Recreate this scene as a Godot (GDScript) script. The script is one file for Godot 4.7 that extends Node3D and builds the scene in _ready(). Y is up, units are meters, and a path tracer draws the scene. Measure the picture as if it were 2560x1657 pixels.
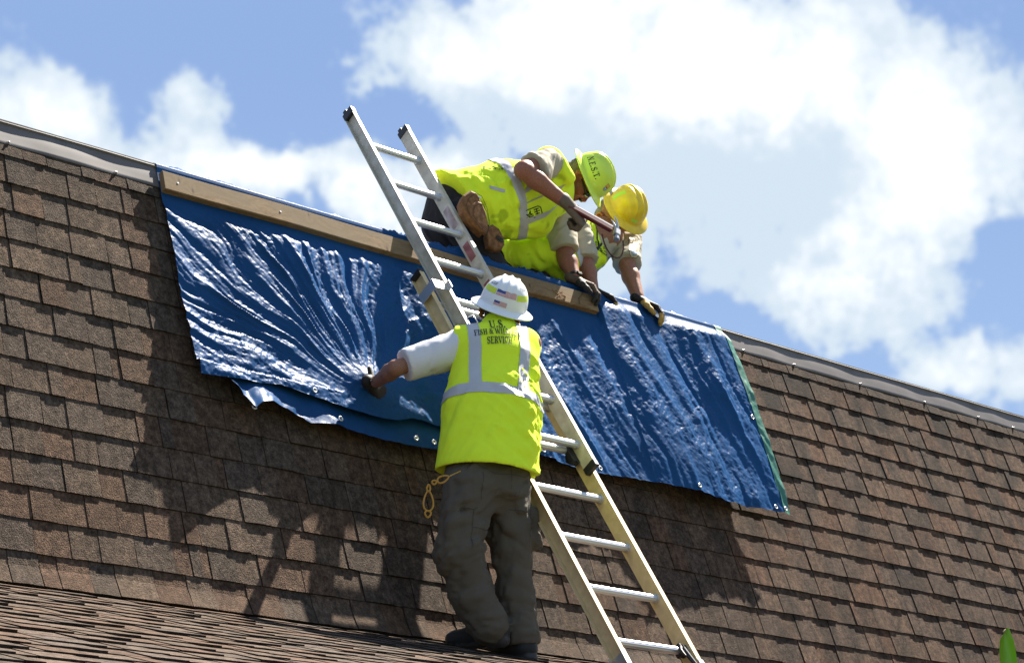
extends Node3D

# The building's front is the plane through O: x runs along the eaves, V up the steep slope, NW out of it.
const TH := 1.2531
const LOW_PITCH := 0.2640
const SUN_TO := Vector3(0.5567, 0.8223, -0.1180)
var V := Vector3(0, sin(TH), -cos(TH))
var NW := Vector3(0, cos(TH), sin(TH))
var O := Vector3(0, 1.6, -6.6956)
var rng := RandomNumberGenerator.new()
var mats := {}

func lin(r: float, g: float, b: float) -> Color:
	return Color(r, g, b).linear_to_srgb()

func wall(u: float, v: float, h := 0.0) -> Vector3:
	return O + Vector3(u, 0, 0) + V * v + NW * h

func uvn(p: Vector3) -> Vector3:
	var d := p - O
	return Vector3(d.x, d.dot(V), d.dot(NW))

func noise(seed_: int, freq: float, octaves := 3, kind := FastNoiseLite.TYPE_SIMPLEX_SMOOTH, ridged := false) -> FastNoiseLite:
	var n := FastNoiseLite.new()
	n.seed = seed_
	n.frequency = freq
	n.noise_type = kind
	n.fractal_type = FastNoiseLite.FRACTAL_RIDGED if ridged else FastNoiseLite.FRACTAL_FBM
	n.fractal_octaves = octaves
	return n

func tex(seed_: int, freq: float, c0: Color, c1: Color, size := 512, octaves := 4, kind := FastNoiseLite.TYPE_SIMPLEX, bump := 0.0) -> NoiseTexture2D:
	var t := NoiseTexture2D.new()
	t.noise = noise(seed_, freq, octaves, kind)
	t.width = size
	t.height = size
	t.seamless = true
	if bump > 0.0:
		t.as_normal_map = true
		t.bump_strength = bump
	else:
		var g := Gradient.new()
		g.set_color(0, c0)
		g.set_color(1, c1)
		t.color_ramp = g
	return t

func mat(c: Color, rough := 0.8, metal := 0.0, spec := 0.5) -> StandardMaterial3D:
	var m := StandardMaterial3D.new()
	m.albedo_color = c
	m.roughness = rough
	m.metallic = metal
	m.metallic_specular = spec
	return m

func tri(m: StandardMaterial3D, scale: float) -> StandardMaterial3D:
	m.uv1_triplanar = true
	m.uv1_world_triplanar = true
	m.uv1_scale = Vector3.ONE * scale
	return m

# ---- geometry collected into one mesh (faces given counterclockwise as seen from outside)
class Geo:
	var v := PackedVector3Array()
	var n := PackedVector3Array()
	var c := PackedColorArray()
	var t := PackedVector2Array()
	var i := PackedInt32Array()

	func quad(a: Vector3, b: Vector3, cc: Vector3, d: Vector3, col := Color.WHITE, cols = null, uvs = null) -> void:
		var nn := (b - a).cross(cc - a)
		if nn.length_squared() < 1e-18:
			nn = (cc - a).cross(d - a)
		nn = nn.normalized()
		var s := v.size()
		v.append_array(PackedVector3Array([a, b, cc, d]))
		n.append_array(PackedVector3Array([nn, nn, nn, nn]))
		if cols == null:
			c.append_array(PackedColorArray([col, col, col, col]))
		else:
			c.append_array(cols)
		if uvs == null:
			t.append_array(PackedVector2Array([Vector2(0, 1), Vector2(1, 1), Vector2(1, 0), Vector2(0, 0)]))
		else:
			t.append_array(uvs)
		i.append_array(PackedInt32Array([s, s + 2, s + 1, s, s + 3, s + 2]))

	func tri3(a: Vector3, b: Vector3, cc: Vector3, col := Color.WHITE) -> void:
		var nn := (b - a).cross(cc - a).normalized()
		var s := v.size()
		v.append_array(PackedVector3Array([a, b, cc]))
		n.append_array(PackedVector3Array([nn, nn, nn]))
		c.append_array(PackedColorArray([col, col, col]))
		t.append_array(PackedVector2Array([Vector2(0, 1), Vector2(1, 1), Vector2(0, 0)]))
		i.append_array(PackedInt32Array([s, s + 2, s + 1]))

	# box with chamfered edges: centre, axes (unit), half sizes, chamfer
	func box(o: Vector3, x: Vector3, y: Vector3, z: Vector3, h: Vector3, b := 0.0, col := Color.WHITE) -> void:
		var ax := [x, y, z]
		var hs := [h.x, h.y, h.z]
		var handed := x.cross(y).dot(z) > 0.0
		for k in 3:
			var k1 := (k + 1) % 3
			var k2 := (k + 2) % 3
			for s in [-1.0, 1.0]:
				var f: Vector3 = o + ax[k] * (hs[k] * s)
				var e1: Vector3 = ax[k1] * (hs[k1] - b)
				var e2: Vector3 = ax[k2] * (hs[k2] - b)
				if (s > 0.0) == handed:
					quad(f - e1 - e2, f + e1 - e2, f + e1 + e2, f - e1 + e2, col)
				else:
					quad(f - e1 - e2, f - e1 + e2, f + e1 + e2, f + e1 - e2, col)
		if b <= 0.0:
			return
		for k in 3:
			var k1 := (k + 1) % 3
			var k2 := (k + 2) % 3
			for s1 in [-1.0, 1.0]:
				for s2 in [-1.0, 1.0]:
					var e: Vector3 = ax[k] * (hs[k] - b)
					var p: Vector3 = o + ax[k1] * (hs[k1] * s1) + ax[k2] * ((hs[k2] - b) * s2)
					var q: Vector3 = o + ax[k1] * ((hs[k1] - b) * s1) + ax[k2] * (hs[k2] * s2)
					_edge(p, q, e, o, col)
		for s1 in [-1.0, 1.0]:
			for s2 in [-1.0, 1.0]:
				for s3 in [-1.0, 1.0]:
					var p1: Vector3 = o + x * h.x * s1 + y * (h.y - b) * s2 + z * (h.z - b) * s3
					var p2: Vector3 = o + x * (h.x - b) * s1 + y * h.y * s2 + z * (h.z - b) * s3
					var p3: Vector3 = o + x * (h.x - b) * s1 + y * (h.y - b) * s2 + z * h.z * s3
					if (p2 - p1).cross(p3 - p1).dot(p1 - o) > 0.0:
						tri3(p1, p2, p3, col)
					else:
						tri3(p1, p3, p2, col)

	func _edge(p: Vector3, q: Vector3, e: Vector3, o: Vector3, col: Color) -> void:
		if (2.0 * e).cross(q - p).dot((p + q) * 0.5 - o) > 0.0:
			quad(p - e, p + e, q + e, q - e, col)
		else:
			quad(p + e, p - e, q - e, q + e, col)

	# a tube through points with a radius at each; normals smooth round it
	func tube(pts: Array, radii: Array, seg := 12, caps := true, col := Color.WHITE, closed := false) -> void:
		var m := pts.size()
		var up := Vector3.UP
		var first := v.size()
		var prev := Vector3.ZERO
		for k in m:
			var d: Vector3
			if closed:
				d = pts[(k + 1) % m] - pts[(k + m - 1) % m]
			else:
				d = pts[mini(k + 1, m - 1)] - pts[maxi(k - 1, 0)]
			d = d.normalized()
			var sx: Vector3
			if k == 0:
				sx = d.cross(up if absf(d.y) < 0.9 else Vector3.RIGHT).normalized()
			else:
				sx = (prev - d * prev.dot(d)).normalized()
			prev = sx
			var sy := d.cross(sx)
			for j in seg + 1:
				var a := TAU * j / seg
				var w := sx * cos(a) + sy * sin(a)
				v.append(pts[k] + w * float(radii[k] if radii.size() > 1 else radii[0]))
				n.append(w)
				c.append(col)
				t.append(Vector2(float(j) / seg, float(k) / maxi(m - 1, 1)))
		for k in (m if closed else m - 1):
			var kn := (k + 1) % m
			for j in seg:
				var p := first + k * (seg + 1) + j
				var q := first + kn * (seg + 1) + j
				i.append_array(PackedInt32Array([p, q, p + 1, p + 1, q, q + 1]))
		if caps and not closed:
			for e in [0, m - 1]:
				var s := v.size()
				var d2: Vector3 = (pts[0] - pts[1]).normalized() if e == 0 else (pts[m - 1] - pts[m - 2]).normalized()
				v.append(pts[e])
				n.append(d2)
				c.append(col)
				t.append(Vector2(0.5, 0.5))
				for j in seg + 1:
					v.append(v[first + e * (seg + 1) + j])
					n.append(d2)
					c.append(col)
					t.append(Vector2(0.5, 0.5))
				for j in seg:
					if e == 0:
						i.append_array(PackedInt32Array([s, s + 1 + j, s + 2 + j]))
					else:
						i.append_array(PackedInt32Array([s, s + 2 + j, s + 1 + j]))

	# a grid of points, rows x cols, smooth; row-major; front side: (row direction) x (column direction)
	func grid(p: PackedVector3Array, cols_: int, col := Color.WHITE, colors = null) -> void:
		var rows := p.size() / cols_
		var first := v.size()
		for r in rows:
			for k in cols_:
				var a := p[mini(r + 1, rows - 1) * cols_ + k] - p[maxi(r - 1, 0) * cols_ + k]
				var b := p[r * cols_ + mini(k + 1, cols_ - 1)] - p[r * cols_ + maxi(k - 1, 0)]
				v.append(p[r * cols_ + k])
				n.append(a.cross(b).normalized())
				c.append(col if colors == null else colors[r * cols_ + k])
				t.append(Vector2(float(k) / (cols_ - 1), float(r) / (rows - 1)))
		for r in rows - 1:
			for k in cols_ - 1:
				var s := first + r * cols_ + k
				i.append_array(PackedInt32Array([s, s + 1, s + cols_, s + 1, s + cols_ + 1, s + cols_]))

	func mesh() -> ArrayMesh:
		var arr := []
		arr.resize(Mesh.ARRAY_MAX)
		arr[Mesh.ARRAY_VERTEX] = v
		arr[Mesh.ARRAY_NORMAL] = n
		arr[Mesh.ARRAY_COLOR] = c
		arr[Mesh.ARRAY_TEX_UV] = t
		arr[Mesh.ARRAY_INDEX] = i
		var m := ArrayMesh.new()
		m.add_surface_from_arrays(Mesh.PRIMITIVE_TRIANGLES, arr)
		return m

# ---- nodes
func thing(called: String, label: String, category: String, at: Vector3, group := "") -> Node3D:
	var o := Node3D.new()
	o.name = called
	o.position = at
	o.set_meta("label", label)
	o.set_meta("category", category)
	if group:
		o.set_meta("group", group)
	return o

func part(called: String, shape, m: Material, parent: Node3D) -> MeshInstance3D:
	var o := MeshInstance3D.new()
	o.name = called
	o.mesh = shape.mesh() if shape is Geo else shape
	o.material_override = m
	parent.add_child(o, true)
	if parent.has_meta("category"):
		o.position = -parent.position
	return o

func structure(called: String, shape, m: Material) -> MeshInstance3D:
	var o := part(called, shape, m, self)
	o.set_meta("kind", "structure")
	return o

func lone(called: String, shape, m: Material, label: String, category: String, group := "") -> MeshInstance3D:
	var o := part(called, shape, m, self)
	o.set_meta("label", label)
	o.set_meta("category", category)
	if group:
		o.set_meta("group", group)
	return o

# ---- rounded bodies: joined tapered capsules, meshed where their distance is nought
class Body:
	var a := PackedVector3Array()
	var d := PackedVector3Array()
	var il := PackedFloat32Array()
	var ra := PackedFloat32Array()
	var rd := PackedFloat32Array()
	var ax := PackedVector3Array()
	var fl := PackedFloat32Array()
	var kk := PackedFloat32Array()
	var col := PackedColorArray()
	var cuts := []      # [a, d, il, r0, rd]: capsules taken away
	var planes := []    # Plane: what lies above it goes
	var folds := []     # [noise, Basis, amplitude, centre, radius]
	var paint := []     # [noise, threshold, colour]
	var colored := false

	func cap(p: Vector3, q: Vector3, r0: float, r1: float, k := 0.03, c := Color.WHITE, axis := Vector3.ZERO, flat := 1.0) -> void:
		a.append(p)
		d.append(q - p)
		il.append(1.0 / maxf((q - p).length_squared(), 1e-9))
		ra.append(r0)
		rd.append(r1 - r0)
		ax.append(axis.normalized() if axis != Vector3.ZERO else Vector3.ZERO)
		fl.append(flat)
		kk.append(k)
		col.append(c)

	func chain(pts: Array, radii: Array, k := 0.02, c := Color.WHITE, axis := Vector3.ZERO, flat := 1.0) -> void:
		for j in pts.size() - 1:
			cap(pts[j], pts[j + 1], radii[j], radii[j + 1], k, c, axis, flat)

	func cut(p: Vector3, q: Vector3, r0: float, r1: float) -> void:
		cuts.append([p, q - p, 1.0 / maxf((q - p).length_squared(), 1e-9), r0, r1 - r0])

	func one(j: int, p: Vector3) -> float:
		var w := p - a[j]
		var t := clampf(w.dot(d[j]) * il[j], 0.0, 1.0)
		w -= d[j] * t
		if fl[j] != 1.0:
			w += ax[j] * (w.dot(ax[j]) * (fl[j] - 1.0))
		return w.length() - ra[j] - rd[j] * t

	func eval(p: Vector3, near: PackedInt32Array) -> float:
		var s := 1e3
		for j in near:
			var w := p - a[j]
			var t := clampf(w.dot(d[j]) * il[j], 0.0, 1.0)
			w -= d[j] * t
			if fl[j] != 1.0:
				w += ax[j] * (w.dot(ax[j]) * (fl[j] - 1.0))
			var dj := w.length() - ra[j] - rd[j] * t
			var h := maxf(kk[j] - absf(s - dj), 0.0)
			s = minf(s, dj) - h * h * 0.25 / kk[j]
		for f in (folds if absf(s) < 0.035 else []):
			var q: Vector3 = p - f[3]
			var e: float = 1.0 - q.length_squared() / (f[4] * f[4])
			if e > 0.0:
				q = f[1] * p
				s += f[2] * f[0].get_noise_3d(q.x, q.y, q.z) * minf(1.0, e * 2.0)
		for cc in cuts:
			var w2: Vector3 = p - cc[0]
			var t2: float = clampf(w2.dot(cc[1]) * cc[2], 0.0, 1.0)
			s = maxf(s, cc[3] + cc[4] * t2 - (w2 - cc[1] * t2).length())
		for pl in planes:
			s = maxf(s, pl.distance_to(p))
		return s

	func all() -> PackedInt32Array:
		return PackedInt32Array(range(a.size()))

	# the outermost point met when going from p along dir
	func hit(p: Vector3, dir: Vector3, lift := 0.003) -> Vector3:
		var n := all()
		var q := p
		var best := p
		var least := 9.0
		for k in 60:
			var s := eval(q, n)
			if s < least:
				least = s
				best = q
			if s < 0.0008:
				break
			q += dir * clampf(s * 0.7, 0.0006, 0.1)
		return best - dir * lift

	func build(cell: float, into = null):
		var lo := Vector3.INF
		var hi := -Vector3.INF
		var amp := 0.0
		for f in folds:
			amp += f[2]
		for j in a.size():
			var r := maxf(ra[j], ra[j] + rd[j]) + amp
			for e in [a[j], a[j] + d[j]]:
				lo = lo.min(e - Vector3.ONE * r)
				hi = hi.max(e + Vector3.ONE * r)
		lo -= Vector3.ONE * cell * 2.0
		hi += Vector3.ONE * cell * 2.0
		const B := 5
		var nb := Vector3i(((hi - lo) / (cell * B)).ceil())
		var sz := nb * B + Vector3i.ONE
		var sx := 1
		var sy := sz.x
		var szz := sz.x * sz.y
		var val := PackedFloat32Array()
		val.resize(szz * sz.z)
		val.fill(1e3)
		var reach := cell * (B + 3) * 0.87 + amp
		var live: Array[Vector3i] = []
		var fmax := 1.0
		for x in fl:
			fmax = maxf(fmax, x)
		for bz in nb.z:
			for by in nb.y:
				for bx in nb.x:
					var c := lo + (Vector3(bx, by, bz) + Vector3.ONE * 0.5) * cell * B
					var near := PackedInt32Array()
					var least := 1e3
					for j in a.size():
						var dj := one(j, c)
						least = minf(least, dj)
						if dj < reach * fl[j] + kk[j]:
							near.append(j)
					if near.is_empty() or least > reach * fmax:
						continue
					var mid := least
					if not (cuts.is_empty() and planes.is_empty()):
						mid = eval(c, near)
						if mid > reach * fmax:
							continue
					if mid < -reach * fmax:
						for z in B:
							for y in B:
								for x in B:
									val[(bx * B + x) + (by * B + y) * sy + (bz * B + z) * szz] = -1.0
						continue
					live.append(Vector3i(bx, by, bz) * B)
					for z in B:
						for y in B:
							var at := bx * B + (by * B + y) * sy + (bz * B + z) * szz
							var p := lo + Vector3(bx * B, by * B + y, bz * B + z) * cell
							for x in B:
								val[at + x] = eval(p, near)
								p.x += cell
		var id := PackedInt32Array()
		id.resize(val.size())
		id.fill(-1)
		var g = into if into != null else Geo.new()
		var base: int = g.v.size()
		var pos := PackedVector3Array()
		var cells := PackedInt32Array()
		var offs := PackedInt32Array([0, sx, sy, sx + sy, szz, sx + szz, sy + szz, sx + sy + szz])
		for b in live:
			for z in B:
				for y in B:
					for x in B:
						var at := b.x + x + (b.y + y) * sy + (b.z + z) * szz
						var s0 := val[at] < 0.0
						var mixed := false
						for k in 7:
							if (val[at + offs[k + 1]] < 0.0) != s0:
								mixed = true
								break
						if not mixed:
							continue
						var sum := Vector3.ZERO
						var m := 0
						for e in 12:
							var c0: int = EA[e]
							var c1: int = EB[e]
							var v0 := val[at + offs[c0]]
							var v1 := val[at + offs[c1]]
							if (v0 < 0.0) == (v1 < 0.0):
								continue
							var t := clampf(v0 / (v0 - v1), 0.02, 0.98)
							var p0 := Vector3(c0 & 1, (c0 >> 1) & 1, c0 >> 2)
							var p1 := Vector3(c1 & 1, (c1 >> 1) & 1, c1 >> 2)
							sum += p0.lerp(p1, t)
							m += 1
						id[at] = pos.size()
						pos.append(lo + (Vector3(b.x + x, b.y + y, b.z + z) + sum / m) * cell)
						cells.append(at)
		var idx := PackedInt32Array()
		for at in cells:
			var s0 := val[at] < 0.0
			# edges along x, y, z at this corner
			if (val[at + sx] < 0.0) != s0:
				_face(idx, id, at, at - sy, at - sy - szz, at - szz, s0)
			if (val[at + sy] < 0.0) != s0:
				_face(idx, id, at, at - szz, at - szz - sx, at - sx, s0)
			if (val[at + szz] < 0.0) != s0:
				_face(idx, id, at, at - sx, at - sx - sy, at - sy, s0)
		var nor := PackedVector3Array()
		nor.resize(pos.size())
		for k in range(0, idx.size(), 3):
			var fn := (pos[idx[k + 2]] - pos[idx[k]]).cross(pos[idx[k + 1]] - pos[idx[k]])
			nor[idx[k]] += fn
			nor[idx[k + 1]] += fn
			nor[idx[k + 2]] += fn
		for k in pos.size():
			g.v.append(pos[k])
			g.n.append(nor[k].normalized())
			g.t.append(Vector2.ZERO)
			var c := col[0]
			if colored:
				var best := 1e3
				for j in a.size():
					var dj := one(j, pos[k])
					if dj < best:
						best = dj
						c = col[j]
			for pt in paint:
				var w := smoothstep(pt[1], pt[1] + 0.12, pt[0].get_noise_3dv(pos[k]))
				c = c.lerp(pt[2], w)
			g.c.append(c)
		for k in idx:
			g.i.append(base + k)
		return g

	const EA := [0, 2, 4, 6, 0, 1, 4, 5, 0, 1, 2, 3]
	const EB := [1, 3, 5, 7, 2, 3, 6, 7, 4, 5, 6, 7]

	func _face(idx: PackedInt32Array, id: PackedInt32Array, p: int, q: int, r: int, s: int, inside: bool) -> void:
		var A := id[p]
		var Bb := id[q]
		var C := id[r]
		var D := id[s]
		if A < 0 or Bb < 0 or C < 0 or D < 0:
			return
		if inside:
			idx.append_array(PackedInt32Array([A, C, Bb, A, D, C]))
		else:
			idx.append_array(PackedInt32Array([A, Bb, C, A, C, D]))

# ---- camera, sky, sun
func make_camera() -> void:
	var c := Camera3D.new()
	c.name = "camera"
	c.fov = 17.628
	c.near = 0.05
	c.far = 3000.0
	add_child(c)
	c.position = Vector3(0, 1.6, 0)
	c.rotation = Vector3(deg_to_rad(16.877), deg_to_rad(-42.303), 0)
	c.current = true

# clouds by direction: [azimuth, elevation, half width, half height, weight] in degrees
const CLOUDS := [[40.79,24.42,2.47,1.39,1.0],[44.88,25.04,3.75,1.61,1.2],[50.64,23.89,4.83,3.0,1.5],[46.56,22.15,4.29,1.82,0.9],[53.85,20.86,2.36,2.47,1.1],[51.49,18.25,2.47,1.82,1.0],[48.18,19.02,1.93,0.86,0.4],[28.6,22.0,2.3,1.3,1.6],[30.6,21.3,1.5,1.0,1.1],[33.01,22.3,0.85,1.4,0.95],[34.9,21.0,1.9,0.85,1.0],[32.4,20.6,1.6,0.6,0.7],[38.53,20.6,2.36,1.2,1.2],[41.39,21.0,1.29,0.64,0.7],[45.46,18.23,1.07,0.97,1.0],[55.66,15.49,1.29,0.97,1.0],[54.42,16.19,0.86,0.43,0.4],[32.69,24.9,4.83,1.29,-1.1],[39.3,22.6,1.3,0.7,-0.85],[47.55,16.58,2.68,1.61,-0.8],[55.93,17.88,0.86,1.39,-1.2],[35.57,23.97,1.29,2.14,-0.6],[52.0,15.26,2.36,0.64,-0.6],[56.9,22.93,0.5,2.14,-0.3]]

func sky_color(az: float, el: float, big: FastNoiseLite, fine: FastNoiseLite) -> Color:
	var ca := cos(deg_to_rad(az))
	var sa := sin(deg_to_rad(az))
	var ce := cos(deg_to_rad(el))
	var se := sin(deg_to_rad(el))
	var d := Vector3(sa * ce, se, -ca * ce)
	var f := big.get_noise_3dv(d * 10.0)
	var near := clampf(1.6 - Vector2((az - 42.3) / 17.0, (el - 17.0) / 11.0).length(), 0.0, 1.0)
	var dens := (f * 1.5 + 0.08) * (1.0 - near)
	if near > 0.0:
		var w := Vector2(fine.get_noise_3dv(d * 24.0), fine.get_noise_3dv(d * 24.0 + Vector3(9, 3, 5))) * 1.1
		var s := -0.02 + 0.55 * exp(-pow((az - 48.5) / 8.5, 2.0) - pow((el - 21.5) / 4.5, 2.0))
		for b in CLOUDS:
			if absf(az - b[0]) > b[2] * 2.6:
				continue
			var q := Vector2((az - b[0] + w.x) / b[2], (el - b[1] + w.y) / b[3])
			s += b[4] * exp(-q.length_squared() * 1.1)
		dens += near * (s + 0.8 * fine.get_noise_3dv(d * 34.0) + 0.5 * fine.get_noise_3dv(d * 110.0) + 0.25 * fine.get_noise_3dv(d * 300.0))
	var alpha := smoothstep(0.12, 0.62, dens)
	var blue := Color(0.37, 0.54, 0.86).lerp(Color(0.30, 0.455, 0.79), smoothstep(14.0, 25.0, el))
	blue = blue.lerp(Color(0.16, 0.29, 0.62), smoothstep(28.0, 80.0, el))
	blue = blue.lerp(Color(0.62, 0.74, 0.92), 1.0 - smoothstep(-2.0, 10.0, el))
	var gray := exp(-pow((az - 46.8) / 5.0, 2.0) - pow((el - 20.8) / 2.2, 2.0)) * near
	var thick := smoothstep(0.3, 1.9, dens + 0.6 * fine.get_noise_3dv(d * 14.0) - 1.7 * gray)
	var white := Color(0.68, 0.80, 0.92).lerp(Color(1.25, 1.25, 1.25), thick)
	var c := blue.lerp(white, alpha)
	return c * SKY_GAIN

const SKY_GAIN := 0.265

func make_sky() -> void:
	var big := noise(11, 0.35, 5)
	var fine := noise(23, 0.5, 6)
	var im := Image.create_empty(640, 320, false, Image.FORMAT_RGBF)
	for y in 320:
		var el := 90.0 - (y + 0.5) / 320.0 * 180.0
		for x in 640:
			if el < -3.0:
				im.set_pixel(x, y, Color(0.10, 0.10, 0.09))
			else:
				im.set_pixel(x, y, sky_color(wrapf((x + 0.5) / 640.0 * 360.0, -180.0, 180.0), el, big, fine))
	im.resize(4096, 2048, Image.INTERPOLATE_CUBIC)
	# the same clouds at the full fineness, over the stretch with the detailed clouds
	for y in range(int((90.0 - 29.0) / 180.0 * 2048), int((90.0 - 3.0) / 180.0 * 2048)):
		var el := 90.0 - (y + 0.5) / 2048.0 * 180.0
		for x in range(int(22.0 / 360.0 * 4096), int(62.0 / 360.0 * 4096)):
			im.set_pixel(x, y, sky_color((x + 0.5) / 4096.0 * 360.0, el, big, fine))
	var p := PanoramaSkyMaterial.new()
	p.panorama = ImageTexture.create_from_image(im)
	var s := Sky.new()
	s.sky_material = p
	var e := Environment.new()
	e.background_mode = Environment.BG_SKY
	e.sky = s
	e.tonemap_mode = Environment.TONE_MAPPER_LINEAR
	e.tonemap_exposure = 3.75
	e.sdfgi_enabled = true
	e.ssao_enabled = true
	e.ssil_enabled = true
	var w := WorldEnvironment.new()
	w.name = "environment"
	w.environment = e
	add_child(w)

func make_sun() -> void:
	var l := DirectionalLight3D.new()
	l.name = "sun"
	l.light_energy = 1.6
	l.light_color = Color(1.0, 0.965, 0.91)
	l.light_angular_distance = 0.53
	l.shadow_enabled = true
	add_child(l)
	l.basis = Basis.looking_at(-SUN_TO, Vector3.UP)

# ---- materials
func make_mats() -> void:
	var grit := tex(3, 0.02, Color(0.22, 0.21, 0.205), Color(1, 1, 1), 1024, 5)
	grit.noise.fractal_gain = 0.95
	grit.noise.fractal_lacunarity = 2.2
	var m := mat(Color.WHITE, 0.95, 0.0, 0.25)
	m.vertex_color_use_as_albedo = true
	m.albedo_texture = grit
	tri(m, 0.8)
	m.normal_enabled = true
	m.normal_texture = tex(4, 0.16, Color.BLACK, Color.WHITE, 1024, 3, FastNoiseLite.TYPE_SIMPLEX, 4.0)
	m.normal_scale = 0.6
	mats.shingle = m
	mats.felt = mat(lin(0.02, 0.019, 0.018), 0.95)
	m = mat(lin(0.175, 0.158, 0.156), 0.55, 0.0, 0.3)
	m.albedo_texture = tex(5, 0.01, Color(0.86, 0.86, 0.86), Color(1, 1, 1), 512, 5)
	tri(m, 0.8)
	mats.flashing = m
	mats.membrane = mat(lin(0.075, 0.075, 0.07), 0.9)
	mats.screw = mat(lin(0.6, 0.6, 0.6), 0.3, 0.9)
	m = mat(lin(0.16, 0.15, 0.13), 0.95)
	m.albedo_texture = tex(6, 0.05, Color(0.6, 0.6, 0.6), Color(1, 1, 1), 512, 5)
	tri(m, 0.5)
	mats.gravel = m
	m = mat(lin(0.55, 0.52, 0.46), 0.9)
	mats.siding = m
	m = mat(lin(0.10, 0.13, 0.05), 0.95)
	m.albedo_texture = tex(7, 0.02, Color(0.55, 0.55, 0.5), Color(1, 1, 1), 512, 5)
	tri(m, 0.25)
	mats.grass = m
	m = mat(lin(0.015, 0.066, 0.180), 0.40, 0.0, 0.12)
	m.vertex_color_use_as_albedo = true
	m.normal_enabled = true
	m.normal_texture = tex(8, 0.035, Color.BLACK, Color.WHITE, 1024, 4, FastNoiseLite.TYPE_SIMPLEX, 6.0)
	m.normal_scale = 0.12
	tri(m, 2.2)
	mats.tarp = m
	mats.hem = mat(lin(0.03, 0.15, 0.10), 0.35)
	mats.brass = mat(lin(0.75, 0.74, 0.70), 0.28, 0.85)
	# wood: grain drawn out along the board
	m = mat(Color.WHITE, 0.8, 0.0, 0.3)
	m.albedo_texture = wood_texture()
	mats.wood = m
	mats.wood_end = mat(lin(0.22, 0.14, 0.07), 0.85)
	mats.rust = mat(lin(0.10, 0.05, 0.03), 0.6, 0.5)
	mats.splinter = mat(lin(0.24, 0.13, 0.055), 0.9)

func wood_texture() -> ImageTexture:
	var im := Image.create_empty(2048, 64, false, Image.FORMAT_RGB8)
	var a := noise(31, 1.0, 4)
	var b := noise(32, 1.0, 3)
	# knots: along, across, size (of the length 1 x 1)
	var knots := [[0.03, 0.62, 0.25], [0.055, 0.45, 0.3], [0.30, 0.7, 0.2], [0.47, 0.35, 0.35], [0.61, 0.6, 0.2], [0.82, 0.5, 0.3]]
	for y in 64:
		for x in 2048:
			var u := x / 2048.0
			var w := y / 64.0
			var bend := 0.0
			var dark := 0.0
			for k in knots:
				var q := Vector2((u - k[0]) * 31.0, w - k[1])
				var e := exp(-q.length_squared() / (k[2] * k[2]))
				bend += e * 0.6
				dark += exp(-q.length_squared() / (k[2] * k[2] * 0.05))
			var g := 0.5 + 0.5 * sin((w * 5.0 + bend * 2.5 + a.get_noise_2d(u * 6.0, w * 1.5) * 2.2) * 5.0)
			g = g * 0.45 + 0.3 + 0.5 * b.get_noise_2d(u * 90.0, w * 40.0)
			var c := Color(0.14, 0.075, 0.03).lerp(Color(0.29, 0.19, 0.095), clampf(g, 0.0, 1.0))
			c = c.lerp(Color(0.18, 0.135, 0.08), clampf(0.4 + a.get_noise_2d(u * 3.0 + 50.0, w) * 1.2, 0.0, 0.7))
			c = c.lerp(Color(0.07, 0.035, 0.015), clampf(dark, 0.0, 0.85))
			im.set_pixel(x, y, c.linear_to_srgb())
	return ImageTexture.create_from_image(im)

# ---- the building
var stain: FastNoiseLite
var streak: FastNoiseLite

func tone(u: float, v: float, kind: float) -> Color:
	# what the granules are: brown, grey brown, rust brown; with black algae streaks running down
	var c: Color
	if kind < 0.45:
		c = Color(0.220, 0.165, 0.124)
	elif kind < 0.75:
		c = Color(0.186, 0.148, 0.119)
	else:
		c = Color(0.222, 0.148, 0.104)
	var s := 0.93 + 0.24 * fmod(kind * 17.0, 1.0) + 0.22 * stain.get_noise_2d(u * 7.0 + 31.0, v * 7.0)
	c = c * s * Color(1.05, 0.985, 0.92)
	c = c * Color(1.0, 1.0, 1.0).lerp(Color(1.06, 0.95, 0.90), smoothstep(6.5, 9.5, u))
	var top := smoothstep(2.2, 3.7, v)
	var right := smoothstep(5.0, 9.5, u)
	var st := streak.get_noise_2d(u * 9.0, v * 1.3) + 0.35 * stain.get_noise_2d(u * 14.0, v * 14.0)
	var k := smoothstep(-0.02, 0.36, st) * (0.12 + 0.45 * top + 0.5 * right)
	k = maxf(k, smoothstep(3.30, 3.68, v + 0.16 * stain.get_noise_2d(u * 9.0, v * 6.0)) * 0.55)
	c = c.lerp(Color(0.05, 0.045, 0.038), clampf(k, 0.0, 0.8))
	c.a = 1.0
	return c

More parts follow.
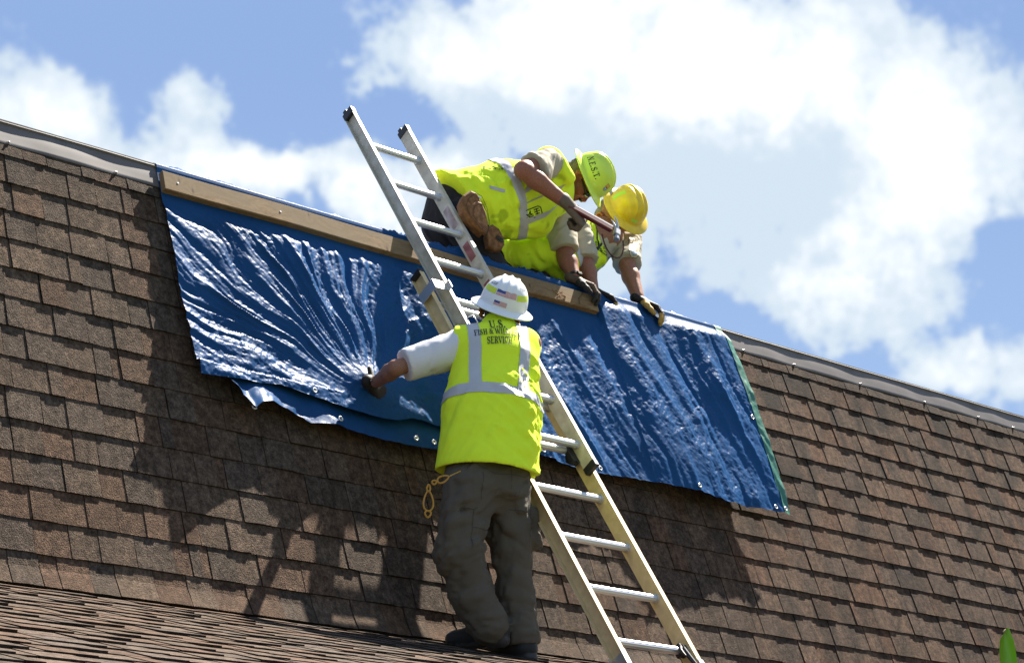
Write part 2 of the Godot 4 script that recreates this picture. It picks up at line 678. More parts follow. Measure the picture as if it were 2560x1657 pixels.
# one shingle tab: frame (p: point of (along, up, out)), its sides and thickness
func tab(g: Geo, frame: Callable, u0: float, u1: float, v0: float, v1: float, nb: float, nt: float, under: float, kind: float, skew: float, curl := 0.0) -> void:
	const NU := 3
	var rows := 3
	var pts := []
	for r in rows:
		var row := []
		for k in NU:
			var fu := float(k) / (NU - 1)
			var fv := float(r) / (rows - 1)
			var uu := lerpf(u0, u1, fu) + skew * (1.0 - fv)
			var vv := lerpf(v0, v1, fv) + (sin(uu * 61.0 + kind * 40.0) * 0.0016 if r == 0 else 0.0)
			var hh := lerpf(nb, nt, fv) + (curl if r == 0 else 0.0)
			row.append([frame.call(uu, vv, hh), uu, vv])
		pts.append(row)
	for r in rows - 1:
		for k in NU - 1:
			var q := [pts[r][k], pts[r][k + 1], pts[r + 1][k + 1], pts[r + 1][k]]
			var cols := PackedColorArray()
			for e in q:
				cols.append(tone(e[1], e[2], kind))
			g.quad(q[0][0], q[1][0], q[2][0], q[3][0], Color.WHITE, cols)
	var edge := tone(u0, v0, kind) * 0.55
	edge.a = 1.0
	for k in NU - 1:
		var a: Vector3 = frame.call(pts[0][k][1], pts[0][k][2], under)
		var b: Vector3 = frame.call(pts[0][k + 1][1], pts[0][k + 1][2], under)
		g.quad(a, b, pts[0][k + 1][0], pts[0][k][0], edge)
	for side in [0, NU - 1]:
		for r in rows - 1:
			var lo: Vector3 = frame.call(pts[r][side][1], pts[r][side][2], under * (1.0 - 0.5 * r))
			var hi: Vector3 = frame.call(pts[r + 1][side][1], pts[r + 1][side][2], under * 0.5 * (1 - r))
			if side == 0:
				g.quad(hi, lo, pts[r][side][0], pts[r + 1][side][0], edge)
			else:
				g.quad(lo, hi, pts[r + 1][side][0], pts[r][side][0], edge)

const EXPO := 0.14814
const V0 := 3.7161

func courses(u_from: float, u_to: float, kmin: int, kmax: int, seed_: int, vmax: float) -> Array:
	# tabs of laminated shingles: [u0, u1, v0, v1, proud, kind, skew, thickness]
	rng.seed = seed_
	var out := []
	for k in range(kmin, kmax + 1):
		var v := V0 - k * EXPO
		var u := u_from - rng.randf() * 0.3
		var proud := rng.randf() < 0.5
		while u < u_to:
			var w := rng.randf_range(0.105, 0.185) if rng.randf() < 0.86 else rng.randf_range(0.04, 0.08)
			out.append([u, u + w, v, minf(v + EXPO + 0.03, vmax), proud, rng.randf(), rng.randf_range(-0.003, 0.003), rng.randf_range(-0.0009, 0.0012), k])
			proud = not proud if rng.randf() < 0.93 else proud
			u += w
	return out

func roof_frame(u: float, v: float, h: float) -> Vector3:
	return wall(u, v, h)

func low_frame(u: float, s: float, h: float) -> Vector3:
	# the lower roof: s metres up its slope from the eave side; its top meets the steep slope
	var y := 3.019 - sin(LOW_PITCH) * s
	var z := -7.162 + cos(LOW_PITCH) * s
	return Vector3(u, y, z) + Vector3(0, cos(LOW_PITCH), sin(LOW_PITCH)) * h

func low_frame_up(u: float, v: float, h: float) -> Vector3:
	return low_frame(u, -v, h)

func emit_tab(g: Geo, t: Array, frame: Callable) -> void:
	var nb: float = (0.0124 if t[4] else 0.0094) + t[7] * 1.2
	var nt: float = (0.0036 if t[4] else 0.0006) + t[7] * 0.5
	var curl := 0.0
	if t[8] == 1:
		nt = 0.0012
	if t[8] == 15 and frame == roof_frame:
		curl = 0.018
	tab(g, frame, t[0] + 0.0012, t[1] - 0.0012, t[2], t[3], nb, nt, 0.0012, t[5], t[6], curl)

func make_building() -> Node3D:
	var at := Vector3(7.5, 0.0, -9.0)
	var b := thing("building", "low building with a steep brown shingled mansard roof above a lower shingled roof", "building", at)
	# steep slope: boards and felt behind the shingles
	var g := Geo.new()
	var xa := -6.0
	var xb := 24.0
	g.quad(wall(xa, 1.40, -0.003), wall(xb, 1.40, -0.003), wall(xb, 3.735, -0.003), wall(xa, 3.735, -0.003))
	g.quad(wall(xb, 1.40, -0.05), wall(xa, 1.40, -0.05), wall(xa, 3.70, -0.05), wall(xb, 3.70, -0.05))
	part("roof_felt", g, mats.felt, b)
	# shingles of the steep slope, nearest ones singly
	var tabs := courses(3.55, 12.6, 1, 15, 7, 3.655)
	var shown := []
	var hidden := []
	for t in tabs:
		var behind: bool = t[0] > 5.15 and t[1] < 8.55 and t[2] > 2.62
		var visible: bool = t[1] > 3.8 and t[2] > 1.42 and not behind
		# what the standing man and the ladder do not cover
		if visible:
			shown.append(t)
		else:
			hidden.append(t)
	shown.sort_custom(func(p, q): return (p[0] + 0.25 * p[2]) < (q[0] + 0.25 * q[2]))
	var steep := part("steep_slope", backing(b), mats.felt, b)
	for k in shown.size():
		if k < 300:
			var s := Geo.new()
			emit_tab(s, shown[k], roof_frame)
			part("shingle", s, mats.shingle, steep)
		else:
			hidden.append(shown[k])
	var rest := Geo.new()
	for t in hidden:
		emit_tab(rest, t, roof_frame)
	# the courses on either side of the photographed stretch
	for t in courses(12.6, xb, 1, 15, 8, 3.655) + courses(xa, 3.45, 1, 15, 9, 3.655):
		emit_tab(rest, t, roof_frame)
	part("shingles", rest, mats.shingle, b).set_meta("kind", "stuff")
	# the lower roof
	var low := Geo.new()
	g = Geo.new()
	var s_end := 3.0
	g.quad(low_frame(xa, s_end, -0.003), low_frame(xb, s_end, -0.003), low_frame(xb, -0.1, -0.003), low_frame(xa, -0.1, -0.003))
	g.quad(low_frame(xa, s_end, -0.12), low_frame(xa, -0.1, -0.12), low_frame(xb, -0.1, -0.12), low_frame(xb, s_end, -0.12))
	g.quad(low_frame(xa, s_end, -0.12), low_frame(xb, s_end, -0.12), low_frame(xb, s_end, -0.003), low_frame(xa, s_end, -0.003))
	part("lower_roof", g, mats.felt, b)
	rng.seed = 77
	var row := 0
	while row * EXPO < s_end:
		var u := xa - rng.randf() * 0.3
		var proud := rng.randf() < 0.5
		while u < xb:
			var w := rng.randf_range(0.11, 0.2) if rng.randf() < 0.86 else rng.randf_range(0.05, 0.08)
			var s := (row + 1) * EXPO - 0.02
			var t7 := rng.randf_range(-0.001, 0.0022)
			emit_low(low, u, u + w, s, proud, rng.randf(), rng.randf_range(-0.004, 0.004), t7)
			proud = not proud
			u += w
		row += 1
	part("lower_shingles", low, mats.shingle, b).set_meta("kind", "stuff")
	make_flashing(b)
	# flat roof behind the edge, and the walls below the eaves
	g = Geo.new()
	g.box(Vector3(9.0, 5.02, -7.95 - 5.0), Vector3.RIGHT, Vector3.UP, Vector3.BACK, Vector3(15.0, 0.06, 5.02))
	part("flat_roof", g, mats.gravel, b)
	g = Geo.new()
	g.box(Vector3(9.0, 1.12, -5.0 - 4.0), Vector3.RIGHT, Vector3.UP, Vector3.BACK, Vector3(14.6, 1.12, 4.0))
	g.box(Vector3(9.0, 3.45, -7.9 - 5.0), Vector3.RIGHT, Vector3.UP, Vector3.BACK, Vector3(14.6, 1.48, 4.6))
	part("wall", g, mats.siding, b)
	return b

func backing(_b: Node3D) -> Geo:
	var g := Geo.new()
	g.box(wall(9.0, 2.55, -0.028), Vector3.RIGHT, V, NW, Vector3(15.0, 1.14, 0.02))
	return g

func emit_low(g: Geo, u0: float, u1: float, s: float, proud: bool, kind: float, skew: float, lift: float) -> void:
	var nb := (0.0095 if proud else 0.006) + lift
	var nt := (0.0035 if proud else 0.001)
	var c0 := tone(u0, -9.0 + s, kind) * Color(0.97, 1.02, 1.10)
	c0.a = 1.0
	var a := low_frame(u0 + skew + 0.001, s, nb)
	var b := low_frame(u1 + skew - 0.001, s, nb + lift * 0.5)
	var c := low_frame(u1 - 0.001, s - EXPO - 0.03, nt)
	var d := low_frame(u0 + 0.001, s - EXPO - 0.03, nt)
	g.quad(a, b, c, d, c0)
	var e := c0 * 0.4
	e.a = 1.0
	var a2 := low_frame(u0 + skew + 0.001, s, 0.001)
	var b2 := low_frame(u1 + skew - 0.001, s, 0.001)
	g.quad(a2, b2, b, a, e)
	g.quad(low_frame(u0 + 0.001, s - EXPO, 0.0), a2, a, d, e)
	g.quad(b2, low_frame(u1 - 0.001, s - EXPO, 0.0), c, b, e)

const SCREWS := [3.62, 4.175, 4.715, 5.28, 5.83, 6.4, 6.95, 7.5, 8.1, 8.55, 8.923, 9.367, 9.984, 10.621, 11.181, 11.56, 12.1, 12.7]

func face_bulge(u: float) -> float:
	var best := 9.0
	for s in SCREWS:
		best = minf(best, absf(u - s))
	return 0.0036 * smoothstep(0.0, 0.24, best) + 0.0008 * stain.get_noise_2d(u * 2.0, 4.0)

func make_flashing(b: Node3D) -> void:
	var pieces := [[-6.0, 5.6], [5.594, 8.955], [8.95, 24.0]]
	for n in pieces.size():
		var p: Array = pieces[n]
		var g := Geo.new()
		var lift := 0.0016 if n == 1 else 0.0
		var prof := [[-0.16, 3.728], [-0.02, 3.746], [0.008, 3.7505], [0.0128, 3.7495], [0.0135, 3.747], [0.0132, 3.7435], [0.0105, 3.742], [0.0036, 3.7415], [0.0036, 3.737], [0.0040, 3.72], [0.0045, 3.70], [0.0047, 3.675], [0.0046, 3.65], [0.0052, 3.634], [0.001, 3.632]]
		var cols := int((p[1] - p[0]) / 0.04) + 1
		var pts := PackedVector3Array()
		for r in range(prof.size() - 1, -1, -1):
			for k in cols:
				var u := lerpf(p[0], p[1], float(k) / (cols - 1))
				var h: float = prof[r][0] + lift
				var vv: float = prof[r][1] + 0.004 * stain.get_noise_2d(u * 0.7, 9.0)
				if r >= 8 and r < 14:
					h += face_bulge(u) * (1.0 - 0.35 * absf(r - 10.5) / 3.0)
				pts.append(wall(u, vv, h))
		g.grid(pts, cols)
		# grid() expects rows down; flip so that the front looks out
		for k in g.n.size():
			g.n[k] = -g.n[k]
		for k in range(0, g.i.size(), 3):
			var t := g.i[k]
			g.i[k] = g.i[k + 1]
			g.i[k + 1] = t
		var f := part("metal_flashing", g, mats.flashing, b)
		var mg := Geo.new()
		mg.box(wall((p[0] + p[1]) * 0.5, 3.7555, -0.035 + lift), Vector3.RIGHT, V, NW, Vector3((p[1] - p[0]) * 0.5, 0.0052, 0.047), 0.002)
		part("membrane_edge", mg, mats.membrane, f)
		for s in SCREWS:
			if s > p[0] and s <= p[1] and (s < 5.0 or s > 8.75):
				var sg := Geo.new()
				var o := wall(s, 3.640 + 0.004 * stain.get_noise_2d(s * 0.7, 9.0), 0.006 + lift)
				sg.tube([o, o + NW * 0.004, o + NW * 0.0041, o + NW * 0.011, o + NW * 0.012], [0.009, 0.009, 0.0055, 0.005, 0.002], 8)
				part("screw", sg, mats.screw, f)

func make_ground() -> void:
	var g := Geo.new()
	var r := 900.0
	g.quad(Vector3(-r, 0, r), Vector3(r, 0, r), Vector3(r, 0, -r), Vector3(-r, 0, -r))
	structure("ground", g, mats.grass)

# ---- tarpaulin
var fold_n: FastNoiseLite
var crink: FastNoiseLite
var fine_n: FastNoiseLite
const PULL := Vector2(5.93, 2.66)
const BOTTOM := [[4.93,2.583],[5.136,2.594],[5.375,2.621],[5.472,2.608],[5.592,2.595],[5.73,2.575],[5.834,2.566],[5.938,2.559],[6.037,2.567],[6.144,2.603],[6.32,2.592],[6.65,2.57],[6.944,2.553],[7.089,2.532],[7.32,2.513],[7.521,2.535],[7.769,2.53],[8.003,2.511],[8.232,2.491],[8.551,2.503],[8.75,2.506]]

func make_tarp_noise() -> void:
	fold_n = noise(61, 0.35, 3)
	crink = noise(62, 0.5, 4)
	fine_n = noise(63, 0.5, 3)
	stain = noise(51, 1.0, 4)
	streak = noise(52, 1.0, 4)

func along(line: Array, u: float) -> float:
	if u <= line[0][0]:
		return line[0][1]
	for k in line.size() - 1:
		if u <= line[k + 1][0]:
			var t: float = (u - line[k][0]) / (line[k + 1][0] - line[k][0])
			return lerpf(line[k][1], line[k + 1][1], t)
	return line[line.size() - 1][1]

func tarp_h(u: float, v: float) -> float:
	var pinned := u < 7.72
	var top := 3.592 if pinned else 3.745
	var q := clampf((top - v) / 1.1, 0.0, 1.0)
	var free := smoothstep(0.0, 0.12, top - v)
	var h := 0.017 + 0.014 * free + 0.062 * q
	if not pinned:
		h += 0.016 * smoothstep(7.72, 7.85, u) * free
	# folds that run to the hand that pulls
	var w := Vector2(u, v) - PULL
	var r := w.length()
	var ang := atan2(w.y, w.x)
	var left := 1.0 - smoothstep(6.0, 6.7, u)
	var twist := 0.5 * fold_n.get_noise_2d(u * 2.0, v * 2.0)
	var f := fold_n.get_noise_2d((ang + twist * 0.35) * 5.2 + 1.7, r * 1.1)
	var amp := smoothstep(0.08, 0.6, r) * (1.0 - 0.4 * smoothstep(0.7, 1.2, r))
	var above := smoothstep(-0.3, 0.3, w.y)
	h += f * 0.030 * amp * left * free * (0.2 + 0.8 * above)
	var f2 := fold_n.get_noise_2d((ang + twist * 0.6) * 15.0 + 40.0, r * 2.0 + 5.0)
	h += (f2 * absf(f2)) * 0.06 * amp * left * free * above
	var f3 := fold_n.get_noise_2d((ang + twist * 0.5) * 36.0 + 90.0, r * 3.0)
	h += f3 * 0.009 * amp * left * free * (0.3 + 0.7 * above)
	h += 0.035 * exp(-((w - Vector2(-0.03, 0.07)).length_squared()) / 0.012) * left
	# hanging folds on the right
	var right := smoothstep(5.9, 6.6, u)
	var lean := u + (v - 3.2) * 0.22 + 0.10 * fold_n.get_noise_2d(u * 2.3 + 11.0, v * 1.7)
	h += fold_n.get_noise_2d(lean * 4.2 + 7.0, v * 0.6) * 0.042 * right * free
	var g := fold_n.get_noise_2d(lean * 11.0 + 90.0, v * 1.5 + 3.0)
	h += g * absf(g) * 0.060 * right * free
	# slack creases and crackle, in patches
	var patch := 0.35 + 0.65 * smoothstep(-0.25, 0.35, fold_n.get_noise_2d(u * 3.1 + 5.0, v * 3.1))
	var sx := u * 0.8 + v * 0.6 + 0.05 * crink.get_noise_2d(u * 5.0, v * 5.0)
	var sy := v * 0.8 - u * 0.6
	h += crink.get_noise_2d(sx * 6.0, sy * 11.0) * 0.009 * free * patch
	var cr := crink.get_noise_2d(sx * 9.0 + 20.0, sy * 5.0)
	h += (0.25 - absf(cr)) * 0.009 * free * (1.3 - patch)
	h += (0.3 - absf(crink.get_noise_2d(sx * 13.0 + 50.0, sy * 24.0))) * 0.0062 * free * (0.3 + 0.7 * patch)
	h += (0.3 - absf(fine_n.get_noise_2d(u * 34.0 + v * 14.0, v * 52.0 - u * 9.0))) * 0.0046 * free * (0.35 + 0.65 * patch)
	return maxf(h, 0.0185)

func tarp_point(u: float, v: float) -> Vector3:
	# v above the edge means lying on the flat roof, that far behind the edge
	const EDGE := 3.758
	if v <= EDGE:
		var h := tarp_h(u, v)
		if v > 3.60 and u < 7.72:
			h = 0.0185 if v > 3.73 else (0.0145 if v > 3.62 else 0.016)
		elif v > 3.70:
			h = lerpf(h, maxf(h, 0.02), smoothstep(3.70, 3.73, v))
		return wall(u, v, h)
	var back := v - EDGE
	var e := wall(u, EDGE, 0.017)
	var hump := 0.55 + 0.45 * smoothstep(5.6, 6.6, u)
	var lift := absf(crink.get_noise_2d(u * 7.0 + 31.0, back * 9.0)) * 0.075 + absf(fine_n.get_noise_2d(u * 30.0, back * 34.0)) * 0.022
	if u > 7.75:
		hump = 0.5
	var fall := smoothstep(0.0, 0.05, back) * (1.0 - 0.6 * smoothstep(0.12, 0.4, back))
	var y := 0.006 * smoothstep(0.0, 0.02, back) - 0.05 * smoothstep(0.1, 0.5, back) + lift * hump * fall
	return Vector3(u, e.y + y, e.z - back)

func make_tarp() -> Node3D:
	var at := wall(6.85, 2.55, 0.06)
	var t := thing("tarpaulin", "crumpled blue plastic tarp hanging over the roof edge below the board", "tarp", at)
	var g := Geo.new()
	var cols := 620
	var rows := 250
	var pts := PackedVector3Array()
	var colors := PackedColorArray()
	for r in rows:
		for k in cols:
			var u := lerpf(4.942, 8.745, float(k) / (cols - 1))
			var b := along(BOTTOM, u)
			var f := float(r) / (rows - 1)
			var v := 3.758 + 0.55 * pow(1.0 - f / 0.22, 1.5) if f < 0.22 else lerpf(3.758, b, (f - 0.22) / 0.78)
			pts.append(tarp_point(u, v))
			var s := 0.92 + 0.25 * crink.get_noise_2d(u * 2.0, v * 2.0)
			colors.append(Color(s, s, s))
	g.grid(pts, cols, Color.WHITE, colors)
	part("sheet", g, mats.tarp, t)
	# the edge turned under and hanging lower on the left
	var flap := [[5.08,2.60],[5.122,2.547],[5.182,2.444],[5.215,2.475],[5.301,2.511],[5.398,2.505],[5.482,2.477],[5.518,2.459],[5.654,2.472],[5.798,2.468],[5.952,2.453],[6.207,2.462],[6.5,2.47],[6.75,2.52],[6.95,2.56]]
	pts = PackedVector3Array()
	colors = PackedColorArray()
	var fc := 180
	var fr := 26
	for r in fr:
		for k in fc:
			var u := lerpf(5.08, 6.95, float(k) / (fc - 1))
			var f := float(r) / (fr - 1)
			var v := lerpf(along(BOTTOM, u) + 0.12, along(flap, u), f)
			var out := 0.03 + 0.04 * f + 0.055 * f * exp(-pow((u - 5.22) / 0.14, 2.0)) + 0.02 * f * exp(-pow((u - 5.62) / 0.1, 2.0))
			out += absf(crink.get_noise_2d(u * 9.0, v * 7.0)) * 0.02 * f
			out = minf(out, tarp_h(u, along(BOTTOM, u)) - 0.012 + 0.09 * smoothstep(0.55, 0.85, f))
			pts.append(wall(u, v, out))
			colors.append(Color(0.9, 0.9, 0.9))
	g = Geo.new()
	g.grid(pts, fc, Color.WHITE, colors)
	part("turned_under_edge", g, mats.tarp, t)
	g = Geo.new()
	g.tube([wall(4.86, 3.758, -0.035), wall(4.90, 3.764, -0.03), wall(4.95, 3.768, -0.03), wall(4.985, 3.760, -0.03)], [0.004, 0.014, 0.016, 0.006], 10)
	part("rolled_corner", g, mats.felt, t)
	# green selvedge on the right
	g = Geo.new()
	pts = PackedVector3Array()
	for r in 110:
		for k in 8:
			var u := lerpf(8.705, 8.757, k / 7.0)
			var v := lerpf(3.80, along(BOTTOM, u) - 0.004, r / 109.0)
			pts.append(tarp_point(minf(u, 8.745), v) + (NW if v < 3.75 else Vector3.UP) * 0.0035 + Vector3(maxf(u - 8.745, 0.0), 0, 0))
	g.grid(pts, 8)
	part("green_hem", g, mats.hem, t)
	var spots := [[5.563, 2.629], [7.337, 2.545], [8.01, 2.535], [8.684, 3.099], [8.645, 2.53], [8.722, 2.53], [6.96, 2.58]]
	for s in spots:
		grommet(wall(s[0], s[1], tarp_h(s[0], s[1]) + 0.0045), t)
	for s in [[5.211, 2.478, 0.085], [5.674, 2.498, 0.105], [6.125, 2.49, 0.09], [6.233, 2.49, 0.09]]:
		grommet(wall(s[0], s[1], s[2]), t)
	return t

func grommet(o: Vector3, t: Node3D) -> void:
	var g := Geo.new()
	var ring := []
	for k in 14:
		var a := TAU * k / 14.0
		ring.append(o + Vector3.RIGHT * cos(a) * 0.0100 + V * sin(a) * 0.0100)
	g.tube(ring, [0.0042], 6, false, Color.WHITE, true)
	part("grommet", g, mats.brass, t)

# ---- board along the edge
func make_board() -> Node3D:
	var u0 := 4.946
	var u1 := 7.70
	var at := wall(6.3, 3.592, 0.03)
	var t := thing("lumber_board", "weathered two by four board nailed along the roof edge over the tarp", "board", at)
	var g := Geo.new()
	var n := 24
	for k in n:
		var a := lerpf(u0, u1, float(k) / n)
		var b := lerpf(u0, u1, float(k + 1) / n)
		var bow := func(u: float) -> float: return 0.004 * sin((u - u0) * 2.1) + 0.002 * sin(u * 7.0)
		var lo0: float = 3.592 + bow.call(a)
		var lo1: float = 3.592 + bow.call(b)
		var c := 0.004
		var hf := 0.053
		var hb := 0.0205
		var wv := 0.105
		# bottom, lower chamfer, face, upper chamfer, top, back
		var prof := [[hb, 0.0], [hf - c, 0.0], [hf, c], [hf, wv - c], [hf - c, wv], [hb, wv], [hb, 0.0]]
		var tv := [0.05, 0.28, 0.32, 0.78, 0.82, 1.0, 0.0]
		for j in 6:
			var p: Array = prof[j]
			var q: Array = prof[j + 1]
			var ta := float(k) / n
			var tb := float(k + 1) / n
			g.quad(wall(a, lo0 + p[1], p[0]), wall(b, lo1 + p[1], p[0]), wall(b, lo1 + q[1], q[0]), wall(a, lo0 + q[1], q[0]), Color.WHITE, null,
				PackedVector2Array([Vector2(ta, tv[j]), Vector2(tb, tv[j]), Vector2(tb, tv[j + 1]), Vector2(ta, tv[j + 1])]))
	part("timber", g, mats.wood, t)
	g = Geo.new()
	for e in [[u0, -1.0], [u1, 1.0]]:
		g.box(wall(e[0] + 0.0005 * e[1], 3.6445 + 0.004 * sin((e[0] - u0) * 2.1) + 0.002 * sin(e[0] * 7.0), 0.0367), Vector3.RIGHT, V, NW, Vector3(0.0012, 0.0515, 0.0157))
	part("end_grain", g, mats.wood_end, t)
	# torn splinters where something was pried off
	g = Geo.new()
	rng.seed = 5
	for k in 26:
		var p := wall(7.425 + rng.randfn(0.0, 0.022), 3.628 + rng.randfn(0.0, 0.014), 0.0535)
		g.box(p, (Vector3.RIGHT + V * rng.randf_range(-0.5, 0.5)).normalized(), (V - Vector3.RIGHT * rng.randf_range(-0.5, 0.5)).normalized(), NW, Vector3(rng.randf_range(0.004, 0.016), 0.0018, 0.0022), 0.0)
	part("splinters", g, mats.splinter, t)
	g = Geo.new()
	g.tube([wall(7.555, 3.600, 0.0545), wall(7.562, 3.64, 0.056), wall(7.60, 3.678, 0.058), wall(7.615, 3.69, 0.056)], [0.0014], 6)
	part("bent_nail", g, mats.rust, t)
	for s in [[5.02, 3.645], [5.6, 3.65], [6.9, 3.655]]:
		g = Geo.new()
		g.tube([wall(s[0], s[1], 0.053), wall(s[0], s[1], 0.055)], [0.005], 8)
		part("nail_head", g, mats.screw, t)
	return t

# ---- extension ladder
var LL := Vector3(0, 0.82985, -0.55800)   # up along the ladder
var LN := Vector3(0, 0.55800, 0.82985)    # out of its front
const LB := Vector3(6.431, 5.7707, -8.1921)

func rail(g: Geo, x: float, sgn: float, o: Vector3, s0: float, s1: float, depth: float, flange: float) -> void:
	# channel section, web at x, open to the outer side
	var mid := o - LL * ((s0 + s1) * 0.5)
	mid.x = x
	var half := (s1 - s0) * 0.5
	var w := 0.0022
	g.box(mid - Vector3.RIGHT * sgn * -w, Vector3.RIGHT, LL, LN, Vector3(w, half, depth * 0.5 - 0.0044), 0.0)
	for f in [-1.0, 1.0]:
		g.box(mid + LN * f * (depth * 0.5 - 0.0022) + Vector3.RIGHT * sgn * (flange * 0.5), Vector3.RIGHT, LL, LN, Vector3(flange * 0.5, half, 0.0022), 0.0008)

func make_ladder() -> Node3D:
	var fiber := mat(lin(0.66, 0.51, 0.28), 0.5)
	fiber.albedo_texture = tex(71, 0.02, Color(0.90, 0.90, 0.87), Color(1, 1, 1), 512, 5)
	tri(fiber, 1.5)
	var dusty := mat(lin(0.60, 0.565, 0.48), 0.5)
	dusty.albedo_texture = tex(72, 0.015, Color(0.82, 0.80, 0.77), Color(1, 1, 1), 512, 5)
	tri(dusty, 1.3)
	var alu := mat(lin(0.62, 0.63, 0.65), 0.36, 0.75)
	var alu2 := mat(lin(0.5, 0.51, 0.52), 0.42, 0.7)
	var black := mat(lin(0.012, 0.012, 0.013), 0.5)
	var at := LB + Vector3(0.17, 0, 0) - LL * 3.62
	var t := thing("extension_ladder", "two section extension ladder leaning against the roof edge beside the standing man", "ladder", at)
	var fly := LB
	var base := LB - LN * 0.0497 - LL * 1.2148
	base.x = 6.3634
	var fx := [LB.x, LB.x + 0.3548]
	var bx := [6.3634, 6.3634 + 0.4468]
	for k in 2:
		var sgn := -1.0 if k == 0 else 1.0
		var g := Geo.new()
		rail(g, fx[k], sgn, fly, -0.25, 7.46 * 0.3048, 0.074, 0.024)
		var r := part("fly_rail", g, dusty, t)
		# end caps
		for e in [[-0.255, 0.022], [7.46 * 0.3048 + 0.004, 0.02]]:
			var cg := Geo.new()
			var c: Vector3 = fly - LL * e[0]
			c.x = fx[k] + sgn * 0.011
			cg.box(c, Vector3.RIGHT, LL, LN, Vector3(0.0155, e[1], 0.0395), 0.004)
			if e[0] < 0.0:
				cg.box(c + LL * 0.026 - LN * 0.012, Vector3.RIGHT, LL, LN, Vector3(0.0155, 0.012, 0.014), 0.004)
			part("end_cap", cg, black, r)
		# worn stickers
		if k == 1:
			for s in [[1.55, 0.075, 0.8], [2.42, 0.06, 0.5], [3.62, 0.13, 0.6]]:
				var sg := Geo.new()
				var c2: Vector3 = fly - LL * s[0] * 0.3048
				c2.x = fx[1] - 0.0006
				sg.box(c2, Vector3.RIGHT, LL, LN, Vector3(0.0008, s[1], 0.022))
				var sm := mat(lin(0.42, 0.16, 0.17) if s[2] < 0.75 else lin(0.5, 0.42, 0.43), 0.7)
				sm.albedo_texture = tex(73, 0.03, Color(0.72, 0.66, 0.62), Color(1, 1, 1), 128, 4)
				tri(sm, 3.0)
				part("worn_sticker", sg, sm, r)
		g = Geo.new()
		rail(g, bx[k], sgn, base, -0.20, 7.28 * 0.3048, 0.074, 0.028)
		r = part("base_rail", g, fiber, t)
		var cg2 := Geo.new()
		var ct := base + LL * 0.205
		ct.x = bx[k] + sgn * 0.013
		cg2.box(ct, Vector3.RIGHT, LL, LN, Vector3(0.017, 0.012, 0.039), 0.004)
		part("end_cap", cg2, black, r)
		# sleeve and foot at the bottom
		var fg := Geo.new()
		rail(fg, bx[k] + sgn * 0.001, sgn, base, 7.24 * 0.3048, 7.92 * 0.3048, 0.080, 0.031)
		var foot := base - LL * 7.93 * 0.3048
		foot.x = bx[k] + sgn * 0.012
		fg.box(foot, Vector3.RIGHT, Vector3(0, cos(LOW_PITCH), sin(LOW_PITCH)), Vector3(0, -sin(LOW_PITCH), cos(LOW_PITCH)), Vector3(0.026, 0.016, 0.07), 0.004)
		part("foot", fg, alu2, t)
		# guide bracket that holds the sections together
		var bg := Geo.new()
		var bc := base + LL * 0.055 + LN * 0.02
		bc.x = bx[k] + sgn * 0.018
		bg.box(bc + Vector3.RIGHT * sgn * 0.013, Vector3.RIGHT, LL, LN, Vector3(0.002, 0.03, 0.058), 0.0)
		bg.box(bc + LN * 0.06 - Vector3.RIGHT * sgn * 0.03, Vector3.RIGHT, LL, LN, Vector3(0.044, 0.03, 0.002), 0.0)
		bg.box(bc + LN * 0.072 - Vector3.RIGHT * sgn * 0.074, Vector3.RIGHT, LL, LN, Vector3(0.002, 0.026, 0.014), 0.0)
		part("guide_bracket", bg, alu2, t)
	for k in 8:
		rung(t, fly - LL * 0.3048 * k, fx[0], fx[1], alu, black, dusty)
	for k in 8:
		rung(t, base - LL * 0.3048 * k, bx[0], bx[1], alu, black, fiber)
	# rung lock on the fly's right rail
	var lg := Geo.new()
	var lc := fly - LL * 7.12 * 0.3048 - LN * 0.045
	lc.x = fx[1] - 0.022
	lg.box(lc, Vector3.RIGHT, LL, LN, Vector3(0.02, 0.05, 0.016), 0.004)
	lg.tube([lc - LL * 0.05 + LN * 0.02, lc - LL * 0.03 - LN * 0.02, lc - LN * 0.035, lc + LL * 0.03 - LN * 0.025], [0.008, 0.008, 0.008, 0.005], 8)
	part("rung_lock", lg, black, t)
	lg = Geo.new()
	lc = base - LL * 7.0 * 0.3048
	lc.x = bx[1] - 0.04
	lg.box(lc, Vector3.RIGHT, LL, LN, Vector3(0.008, 0.028, 0.024), 0.004)
	lg.box(lc + Vector3(0.026, 0, 0), Vector3.RIGHT, LL, LN, Vector3(0.014, 0.024, 0.024), 0.006)
	lg.tube([lc - Vector3(0.006, 0, 0) + LN * 0.022, lc - Vector3(0.02, 0, 0) + LN * 0.025 - LL * 0.02, lc - Vector3(0.016, 0, 0) + LN * 0.03 - LL * 0.055], [0.009, 0.008, 0.005], 8)
	lg.tube([lc + LN * 0.026 - LL * 0.01, lc + Vector3(0.02, 0, 0) + LN * 0.03 - LL * 0.1, lc + Vector3(0.036, 0, 0) + LN * 0.03 - LL * 0.2], [0.012, 0.010, 0.010], 8)
	part("rung_lock", lg, black, t)
	# a clip on the fly's left front edge
	lg = Geo.new()
	lc = fly - LL * 4.55 * 0.3048 + LN * 0.04
	lc.x = fx[0] + 0.002
	lg.tube([lc, lc + Vector3(0.02, 0, 0) + LN * 0.02, lc + Vector3(0.025, 0, 0) + LN * 0.02 - LL * 0.05, lc - LL * 0.06], [0.003], 6)
	part("spring_clip", lg, alu, t)
	return t

